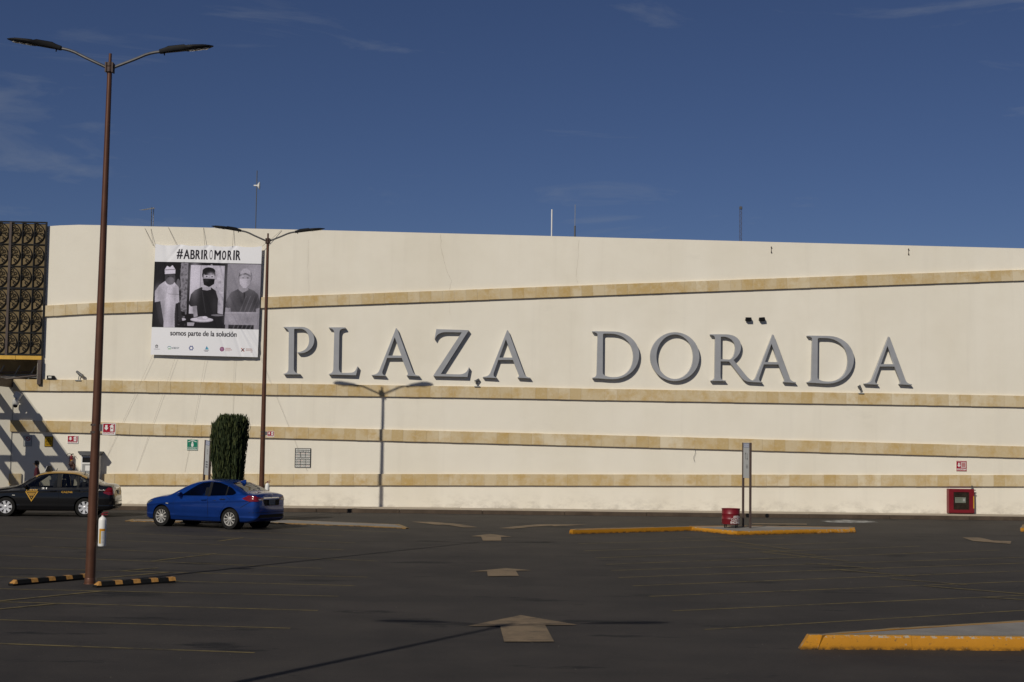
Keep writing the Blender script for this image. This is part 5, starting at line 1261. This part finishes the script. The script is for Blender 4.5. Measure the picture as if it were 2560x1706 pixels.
        # tail and head lamps
        g = MB(); patch(g, bvh, spec['tail_side'], Vector(), X_, Z_, Y_ * sd, .03, .006); patch(g, bvh, [(sd * a, c_) for a, c_ in spec['tail_rear']], Vector(), Y_, Z_, -X_, .03, .006); tl = g.build('taillight', M['taillight'], root, smooth=True)
        g = MB(); patch(g, bvh, [(sd * a, c_) for a, c_ in spec['reverse']], Vector(), Y_, Z_, -X_, .03, .009); g.build('reversing_lens', M['lens'], tl)
        g = MB(); patch(g, bvh, spec['head_side'], Vector(), X_, Z_, Y_ * sd, .03, .005); g.build('headlight', M['headlamp'], root, smooth=True)
        g = MB(); patch(g, bvh, [(1.03, .70), (1.12, .705), (1.12, .725), (1.03, .72)], Vector(), X_, Z_, Y_ * sd, .03, .008); g.build('side_indicator', M['lens'], root)
        sill = MB(); patch(sill, bvh, [(-.90, .21), (.90, .21), (.90, .30), (-.90, .29)], Vector(), X_, Z_, Y_ * sd, .06, .006); sill.build('sill', spec['sill'], root, smooth=True)
    for key, mt in (('windshield', M['cglass']), ('rear_window', M['cglass'] if spec.get('clear_rear') else M['dglass'])):
        O, V, N = fr[key]; _, _, h0, h1, ln = spec[key]; g = MB(); patch(g, bvh, [(-h0, 0), (h0, 0), (h1, ln), (-h1, ln)], O, Y_, V, N, .06, .003); g.build(key, mt, root, smooth=True)
    # rear plate, garnish, lower bumper
    g = MB(); patch(g, bvh, spec['plate_recess'], Vector(), Y_, Z_, -X_, .05, .003); g.build('plate_recess', body_mat if spec.get('plain_recess') else M['black'], root)
    px0, pz0 = spec['plate']; hx = bvh.ray_cast(Vector((-4, 0, pz0)), X_)[0].x; c = Canvas(100, 50, 40, (0.55, 0.55, 0.52)); spec['plate_paint'](c)
    pl = place('number_plate', print_mesh('number_plate', .31, .155, c, mat_print()), root, (hx - .02, .155, pz0 - .077), -math.pi / 2)
    g = MB(); patch(g, bvh, spec['garnish'], Vector(), Y_, Z_, -X_, .05, .014); g.build('boot_trim', M['chrome'], root)
    g = MB(); patch(g, bvh, spec['bumper_low'], Vector(), Y_, Z_, -X_, .06, .006); g.build('bumper_insert', M['black'], root)
    g = MB(); patch(g, bvh, [(-.79, .515), (.79, .515), (.79, .53), (-.79, .53)], Vector(), Y_, Z_, -X_, .05, .003)
    for sd in (-1, 1): patch(g, bvh, spec['bumper_seam'], Vector(), X_, Z_, Y_ * sd, .05, .003)
    g.build('bumper_seam', M['black'], root)
    # cabin
    for sd in (-1, 1):
        g = MB(); g.box(-.05, .12, -.24, .24, 0, .52); g.box(-.03, .08, -.13, .13, .54, .74); g.box(0, .5, -.24, .24, -.02, .12); g.xform(Matrix.Translation((-.22, sd * .36, .70)) @ Matrix.Rotation(-.2, 4, 'Y')); g.build('seat', M['interior'], root, bevel=.04, bseg=2, smooth=True)
    g = MB(); g.box(-.1, .1, -.62, .62, 0, .48); g.xform(Matrix.Translation((-1.02, 0, .70)) @ Matrix.Rotation(-.35, 4, 'Y')); g.build('seat', M['interior'], root, bevel=.04, bseg=2)
    g = MB(); g.box(.45, .92, -.66, .66, .70, .96); g.build('dashboard', M['interior'], root, bevel=.05, bseg=2)
    g = MB(); g.tube([(.42 + .07 * math.sin(a), .36 + .18 * math.cos(a), .98 + .17 * math.sin(a)) for a in np.linspace(0, 2 * math.pi, 20)], .015, 6, cap=False); g.build('steering_wheel', M['interior'], root, smooth=True)
    for ax in spec['axles']:
        for sd in (-1, 1): make_wheel(root, ax, sd * (spec['hw'] - .105), r, sd, spec['spokes'], spec['rim'], spec['spoke_w'], spec['style'])
    return root, bvh

blue_paint = mat_carpaint('blue_metallic_paint', (0.005, 0.038, 0.215), 0.55, 0.33)
SB = CarShape(
    top=[(2.09,.60),(2.06,.70),(1.96,.80),(1.75,.89),(1.4,.97),(1.05,1.035),(.75,1.18),(.40,1.345),(.05,1.44),(-.3,1.475),(-.7,1.465),(-1.05,1.405),(-1.35,1.30),(-1.62,1.185),(-1.82,1.125),(-2.05,1.105),(-2.16,1.07),(-2.20,.95),(-2.23,.75)],
    bot=[(2.09,.30),(2.0,.22),(1.8,.19),(-1.7,.20),(-2.1,.25),(-2.23,.34)], belt=[(2.2,.80),(1.0,.93),(0,.955),(-1.0,.99),(-1.6,1.02),(-2.2,1.03)],
    hw=[(2.09,.50),(2.06,.60),(1.98,.69),(1.84,.76),(1.5,.82),(.8,.838),(-.5,.845),(-1.4,.845),(-1.85,.81),(-2.08,.765),(-2.18,.70),(-2.23,.60)], crease=[(2.2,.62),(1.0,.74),(-1.0,.86),(-2.2,.90)])
def mxplate(c):
    c.rect(0, 0, 100, 50, (0.30, 0.31, 0.30)); c.rect(3, 3, 97, 47, (0.16, 0.17, 0.17)); c.rect(8, 16, 92, 36, (0.34, 0.35, 0.33)); 
    for k in range(7): c.rect(11 + 11.6 * k, 18, 19 + 11.6 * k, 34, (0.05, 0.05, 0.06), .8)
blue_spec = dict(r=.312, axles=(1.30, -1.30), hw=.845, cab=(-1.42, .80),
    windows=[[(.60,.955),(.30,1.155),(.06,1.30),(-.12,1.365),(-.40,1.395),(-.44,.975)], [(-.535,.98),(-.50,1.395),(-.78,1.375),(-1.085,1.30),(-1.09,1.005)], [(-1.135,1.008),(-1.13,1.285),(-1.30,1.215),(-1.44,1.12),(-1.46,1.075),(-1.36,1.025)]], light=(0,),
    pillars=[[(-.435,.965),(-.395,1.405),(-.505,1.405),(-.54,.97)], [(-1.088,.995),(-1.083,1.31),(-1.132,1.295),(-1.137,1.0)]],
    windshield=((.90, 0, 1.06), (-.82, 0, .42), .60, .46, .80), rear_window=((-1.70, 0, 1.13), (.80, 0, .36), .58, .44, .66), clear_rear=False,
    doors=[[(.78,.34),(.84,.70),(.74,.90),(.62,.935),(-.46,.955),(-.49,.33)], [(-.51,.33),(-.48,.955),(-1.10,.985),(-1.30,.90),(-1.10,.72),(-.95,.50),(-.88,.34)]],
    handles=[(-.33,.86),(-1.02,.90)], handle_mat=[blue_paint, M['chrome']], mirror=(.55, .98),
    tail_side=[(-1.72,.93),(-1.92,1.03),(-2.15,1.01),(-2.17,.86),(-1.98,.85)], tail_rear=[(.74,1.0),(.52,.97),(.40,.93),(.42,.875),(.74,.85)], reverse=[(.62,.93),(.50,.92),(.50,.89),(.62,.89)],
    head_side=[(1.66,.795),(2.02,.745),(2.05,.66),(1.88,.68)], sill=blue_paint,
    plate_recess=[(-.36,.72),(.36,.72),(.42,.90),(-.42,.90)], plate=(0, .815), plate_paint=mxplate, garnish=[(-.40,.935),(.40,.935),(.38,.965),(-.38,.965)], bumper_low=[(-.68,.36),(.68,.36),(.58,.46),(-.58,.46)], bumper_seam=[(-1.70,.66),(-1.68,.665),(-2.0,.845),(-2.02,.84)],
    spokes=10, rim=M['alloy'], spoke_w=.017, style='single', roof=(-9, 9))
bcar, bbvh = make_car('parked_car', SB, blue_paint, blue_paint, blue_spec)
tag(bcar, 'metallic blue four-door saloon parked by the clipped tree', 'car')
hd = Vector((-.893, .45, 0)); bcar.location = (-9.17, 45.78, 0); bcar.rotation_euler = (0, 0, math.atan2(hd.y, hd.x))
g = MB(); vs_ = [(-1.02, -.02, 1.40), (-1.02, .02, 1.40), (-1.26, .03, 1.335), (-1.26, -.03, 1.335), (-1.22, -.006, 1.475), (-1.22, .006, 1.475), (-1.27, .006, 1.46), (-1.27, -.006, 1.46)]
g.add(vs_, [(0,1,2,3),(0,4,5,1),(1,5,6,2),(2,6,7,3),(3,7,4,0),(4,7,6,5)]); g.build('roof_antenna', blue_paint, bcar, bevel=.008)
g = MB(); g.lathe([(.045, -2.213), (.052, -2.222), (.040, -2.225), (.038, -2.212)], 20, 'x', (0, 0, 1.015), capped=False); g.build('boot_emblem', M['chrome'], bcar, smooth=True)

black_paint = mat_carpaint('black_taxi_paint', (0.0055, 0.0055, 0.0065), 0.0, 0.28); gold_paint = mat_carpaint('mustard_roof_paint', (0.33, 0.20, 0.055), 0.0, 0.45)
ST = CarShape(
    top=[(2.18,.64),(2.12,.76),(1.95,.87),(1.6,.95),(1.15,1.02),(.95,1.08),(.62,1.28),(.30,1.45),(0,1.515),(-.35,1.535),(-.8,1.52),(-1.1,1.455),(-1.35,1.34),(-1.62,1.19),(-1.80,1.125),(-2.05,1.11),(-2.14,1.07),(-2.19,.92),(-2.24,.70)],
    bot=[(2.18,.30),(2.1,.22),(1.8,.19),(-1.7,.20),(-2.1,.25),(-2.24,.33)], belt=[(2.2,.84),(1.0,.95),(0,.965),(-1.0,.985),(-1.6,1.01),(-2.2,1.02)],
    hw=[(2.18,.52),(2.12,.64),(2.0,.73),(1.7,.80),(.8,.838),(-.5,.845),(-1.4,.845),(-1.85,.82),(-2.08,.775),(-2.18,.71),(-2.24,.60)], crease=[(2.2,.78),(1.0,.86),(-1.0,.90),(-2.2,.92)])
def whiteplate(c):
    c.rect(0, 0, 100, 50, (0.50, 0.50, 0.47)); c.rect(3, 34, 97, 47, (0.14, 0.14, 0.15), .8); [c.rect(9 + 12 * k, 12, 17 + 12 * k, 31, (0.06, 0.06, 0.07), .8) for k in range(7)]
taxi_spec = dict(r=.318, axles=(1.32, -1.28), hw=.845, cab=(-1.40, .84),
    windows=[[(.78,.975),(.52,1.16),(.26,1.335),(.0,1.42),(-.30,1.435),(-.34,.98)], [(-.46,.985),(-.43,1.435),(-.70,1.425),(-.97,1.375),(-1.0,.995)], [(-1.06,1.0),(-1.03,1.36),(-1.20,1.27),(-1.37,1.10),(-1.34,1.02)]], light=(0, 1, 2),
    pillars=[[(-.335,.97),(-.295,1.44),(-.435,1.44),(-.465,.975)], [(-.995,.99),(-.965,1.38),(-1.035,1.365),(-1.065,.995)]],
    windshield=((.92, 0, 1.10), (-.74, 0, .42), .62, .48, .80), rear_window=((-1.66, 0, 1.16), (.74, 0, .42), .58, .46, .66), clear_rear=True,
    doors=[[(.86,.34),(.92,.70),(.88,.90),(.80,.955),(-.38,.965),(-.42,.33)], [(-.44,.33),(-.40,.965),(-1.12,.985),(-1.30,.90),(-1.08,.72),(-.93,.50),(-.86,.34)]],
    handles=[(-.22,.87),(-1.0,.89)], handle_mat=[black_paint, black_paint], mirror=(.68, 1.0),
    tail_side=[(-1.86,.82),(-2.02,1.0),(-2.14,.99),(-2.17,.76),(-2.05,.745)], tail_rear=[(.74,.98),(.60,.94),(.58,.80),(.74,.75)], reverse=[(.70,.86),(.61,.85),(.60,.80),(.70,.80)],
    head_side=[(1.55,.84),(2.1,.80),(2.15,.66),(1.9,.70)], sill=black_paint, plain_recess=True,
    plate_recess=[(-.36,.72),(.36,.72),(.42,.92),(-.42,.92)], plate=(0, .83), plate_paint=whiteplate, garnish=[(-.34,.955),(.34,.955),(.32,.99),(-.32,.99)], bumper_low=[(-.66,.34),(.66,.34),(.56,.42),(-.56,.42)], bumper_seam=[(-1.68,.64),(-1.66,.645),(-2.0,.75),(-2.02,.745)],
    spokes=7, rim=M['hubcap'], spoke_w=.046, style='single', roof=(-1.30, .42), roof_drop=.085)
taxi, tbvh = make_car('parked_taxi', ST, black_paint, gold_paint, taxi_spec)
tag(taxi, 'black taxi saloon with mustard roof and triangular door badge', 'taxi')
hd = Vector((-1, -.075, 0)).normalized(); taxi.location = (-15.62, 50.62, 0); taxi.rotation_euler = (0, 0, math.atan2(hd.y, hd.x))
BADGE = simple('badge_yellow', (0.50, 0.27, 0.02), 0.5, 0, 0.1, 9)
def side_decal(name, mat, polys, off=.009):
    g = MB()
    for P in polys: patch(g, tbvh, P, Vector(), X_, Z_, Y_, .04, off)
    return g.build(name, mat, taxi)
side_decal('badge', BADGE, [[(.70,.845),(.26,.845),(.48,.50)]], .008); side_decal('badge_inner', black_paint, [[(.64,.815),(.32,.815),(.48,.56)]], .010)
side_decal('badge_mark', BADGE, [[(.60,.79),(.36,.79),(.365,.765),(.595,.765)], [(.575,.745),(.385,.745),(.40,.715),(.56,.715)], [(.505,.66),(.455,.66),(.48,.62)], [(.56,.70),(.40,.70),(.41,.69),(.55,.69)]], .0125)
side_decal('lettering', BADGE, [[(.66 - k * .055, .905), (.62 - k * .055, .91), (.625 - k * .055, .868), (.66 - k * .055, .865)] for k in range(7)], .014)
g = MB(); text_patch(g, tbvh, 'CA2744', -.50, .80, .36, .068, 1, .014); g.build('lettering', BADGE, taxi)
g = MB(); text_patch(g, tbvh, '21', .16, .925, .17, .055, 1, .010); g.build('lettering', M['white'], taxi)
side_decal('script_mark', M['white'], [[(-1.72 - k * .045, .90), (-1.745 - k * .045, .945 if k % 3 == 0 else .925), (-1.75 - k * .045, .91), (-1.735 - k * .045, .895)] for k in range(5)], .010)
side_decal('fender_mark', BADGE, [[(1.75,.80),(1.55,.80),(1.56,.765),(1.74,.765)], [(1.78,.75),(1.52,.75),(1.54,.735),(1.76,.735)]], .008)
# roof sign frame seen edge-on
g = MB(); g.prism([(.22, 1.49), (.02, 1.49), (.09, 1.69), (.14, 1.69)], -.20, .20); g.build('roof_sign', M['black'], taxi, bevel=.01)
g = MB(); g.prism([(.235, 1.50), (.16, 1.685), (.15, 1.685), (.215, 1.50)], -.18, .18); g.build('roof_sign_face', M['white'], taxi)
g = MB(); g.tube([(-.12, 0, 1.52), (-.16, 0, 1.60)], .01, 6); g.build('antenna', M['black'], taxi); g = MB(); g.tube([(-1.15, .3, 1.42), (-1.15, .3, 1.52)], .012, 6); g.build('antenna', M['black'], taxi)

# ------------------------------------------------------------------ two people on the pavement behind the taxi
def person(loc, rz, h, top_col, leg_col, hair_col, skin_col, label, long_hair, stride):
    s = h / 1.7; P = dict(pel=(0,0,.93), waist=(0,0,1.06), chest=(.01,0,1.26), neck=(0,0,1.42), nk2=(.015,0,1.50), hd=(.03,0,1.58), top_=(.025,0,1.67),
        shl=(0,.16,1.38), ell=(-.04*stride,.215,1.12), wrl=(.10+.06*stride,.23,.90), hl=(.14+.07*stride,.225,.82), shr=(0,-.16,1.38), elr=(-.08,-.215,1.12), wrr=(.06-.1*stride,-.23,.90), hr=(.09-.1*stride,-.225,.82),
        hil=(0,.09,.88), knl=(.08+.10*stride,.095,.50), anl=(.02+.16*stride,.095,.09), fol=(.16+.16*stride,.10,.035), hir=(0,-.09,.88), knr=(.02-.06*stride,-.095,.50), anr=(-.10-.16*stride,-.095,.10), forr=(.05-.18*stride,-.10,.035))
    Rr = dict(pel=.135, waist=.115, chest=.135, neck=.06, nk2=.052, hd=.088, top_=.055, shl=.062, ell=.042, wrl=.030, hl=.026, shr=.062, elr=.042, wrr=.030, hr=.026, hil=.088, knl=.058, anl=.042, fol=.036, hir=.088, knr=.058, anr=.042, forr=.036)
    E = [('pel','waist'),('waist','chest'),('chest','neck'),('neck','nk2'),('nk2','hd'),('hd','top_'),('chest','shl'),('shl','ell'),('ell','wrl'),('wrl','hl'),('chest','shr'),('shr','elr'),('elr','wrr'),('wrr','hr'),('pel','hil'),('hil','knl'),('knl','anl'),('anl','fol'),('pel','hir'),('hir','knr'),('knr','anr'),('anr','forr')]
    K = list(P); me = bpy.data.meshes.new('person'); me.from_pydata([tuple(c_ * s for c_ in P[k]) for k in K], [(K.index(a), K.index(c_)) for a, c_ in E], [])
    o = place('tmp', me); md = o.modifiers.new('s', 'SKIN'); sv = me.skin_vertices[0].data
    for i, k in enumerate(K): sv[i].radius = (Rr[k] * s, Rr[k] * s * (1.25 if k in ('pel', 'waist', 'chest') else 1)); sv[i].use_root = (k == 'pel')
    sd = o.modifiers.new('d', 'SUBSURF'); sd.levels = 2; sd.render_levels = 2
    dg = bpy.context.evaluated_depsgraph_get(); bme = bpy.data.meshes.new_from_object(o.evaluated_get(dg)); bpy.data.objects.remove(o)
    mats = [simple('shirt_' + label[:9], top_col, .9), simple('trousers_' + label[:9], leg_col, .9), simple('skin_' + label[:9], skin_col, .6), simple('shoe', (.02, .018, .016), .6)]
    bme.materials.clear(); [bme.materials.append(m_) for m_ in mats]
    for p in bme.polygons:
        z = p.center.z / s; yy = abs(p.center.y) / s
        p.material_index = 3 if z < .085 else (2 if (z < .93 and yy > .185) else (1 if z < .95 else (0 if z < 1.445 else 2)))
    bme.polygons.foreach_set('use_smooth', [True] * len(bme.polygons))
    t = thing('person', label, 'person', loc, rz); body = place('body', bme, t)
    hm = simple('hair_' + label[:9], hair_col, .7, 0, .3, 30)
    b = MB(); vs_, fs = [], []; na, nb_ = 20, 12
    for j in range(nb_ + 1):
        ph = -.55 * math.pi / 2 * (1 if long_hair else .55) + (math.pi / 2 + .55 * math.pi / 2 * (1 if long_hair else .55)) * j / nb_
        for i in range(na):
            th = 2 * math.pi * i / na; rr = .118 if math.cos(th) < .35 or ph > .55 else .088
            vs_.append(((.018 + rr * math.cos(ph) * math.cos(th)) * s, .100 / .118 * rr * math.cos(ph) * math.sin(th) * s, (1.600 + .118 * math.sin(ph)) * s))
    fs = [(j*na+i, j*na+(i+1) % na, (j+1)*na+(i+1) % na, (j+1)*na+i) for j in range(nb_) for i in range(na)]; b.add(vs_, fs)
    if long_hair: b.tube([(-.09*s, 0, 1.60*s), (-.13*s, 0, 1.52*s), (-.12*s, .01, 1.40*s), (-.10*s, .01, 1.33*s)], [.05*s, .055*s, .045*s, .015*s], 10)
    b.build('hair', hm, t, smooth=True)
    b = MB(); b.lathe([(0, .03), (.012, .02), (.016, .0), (.008, -.02), (0, -.022)], 8, 'z', (.125 * s, 0, 1.575 * s), capped=False); b.build('nose', mats[2], t, smooth=True)
    return t
pu, _ = WP(92, 1200, 0.7); person(wpos(pu, 0.75, SW_H), math.pi + WANG + .1, 1.60, (.085, .012, .022), (.02, .022, .035), (.008, .007, .007), (.22, .12, .08), 'dark-haired person in maroon top walking behind the taxi windscreen', False, 1.0)
pu, _ = WP(176, 1200, 0.7); person(wpos(pu, 0.60, SW_H), math.pi + WANG - .35, 1.59, (.34, .35, .36), (.03, .035, .06), (.050, .018, .010), (.30, .15, .10), 'brown-haired person in pale top by the wall extinguisher', True, -.5)
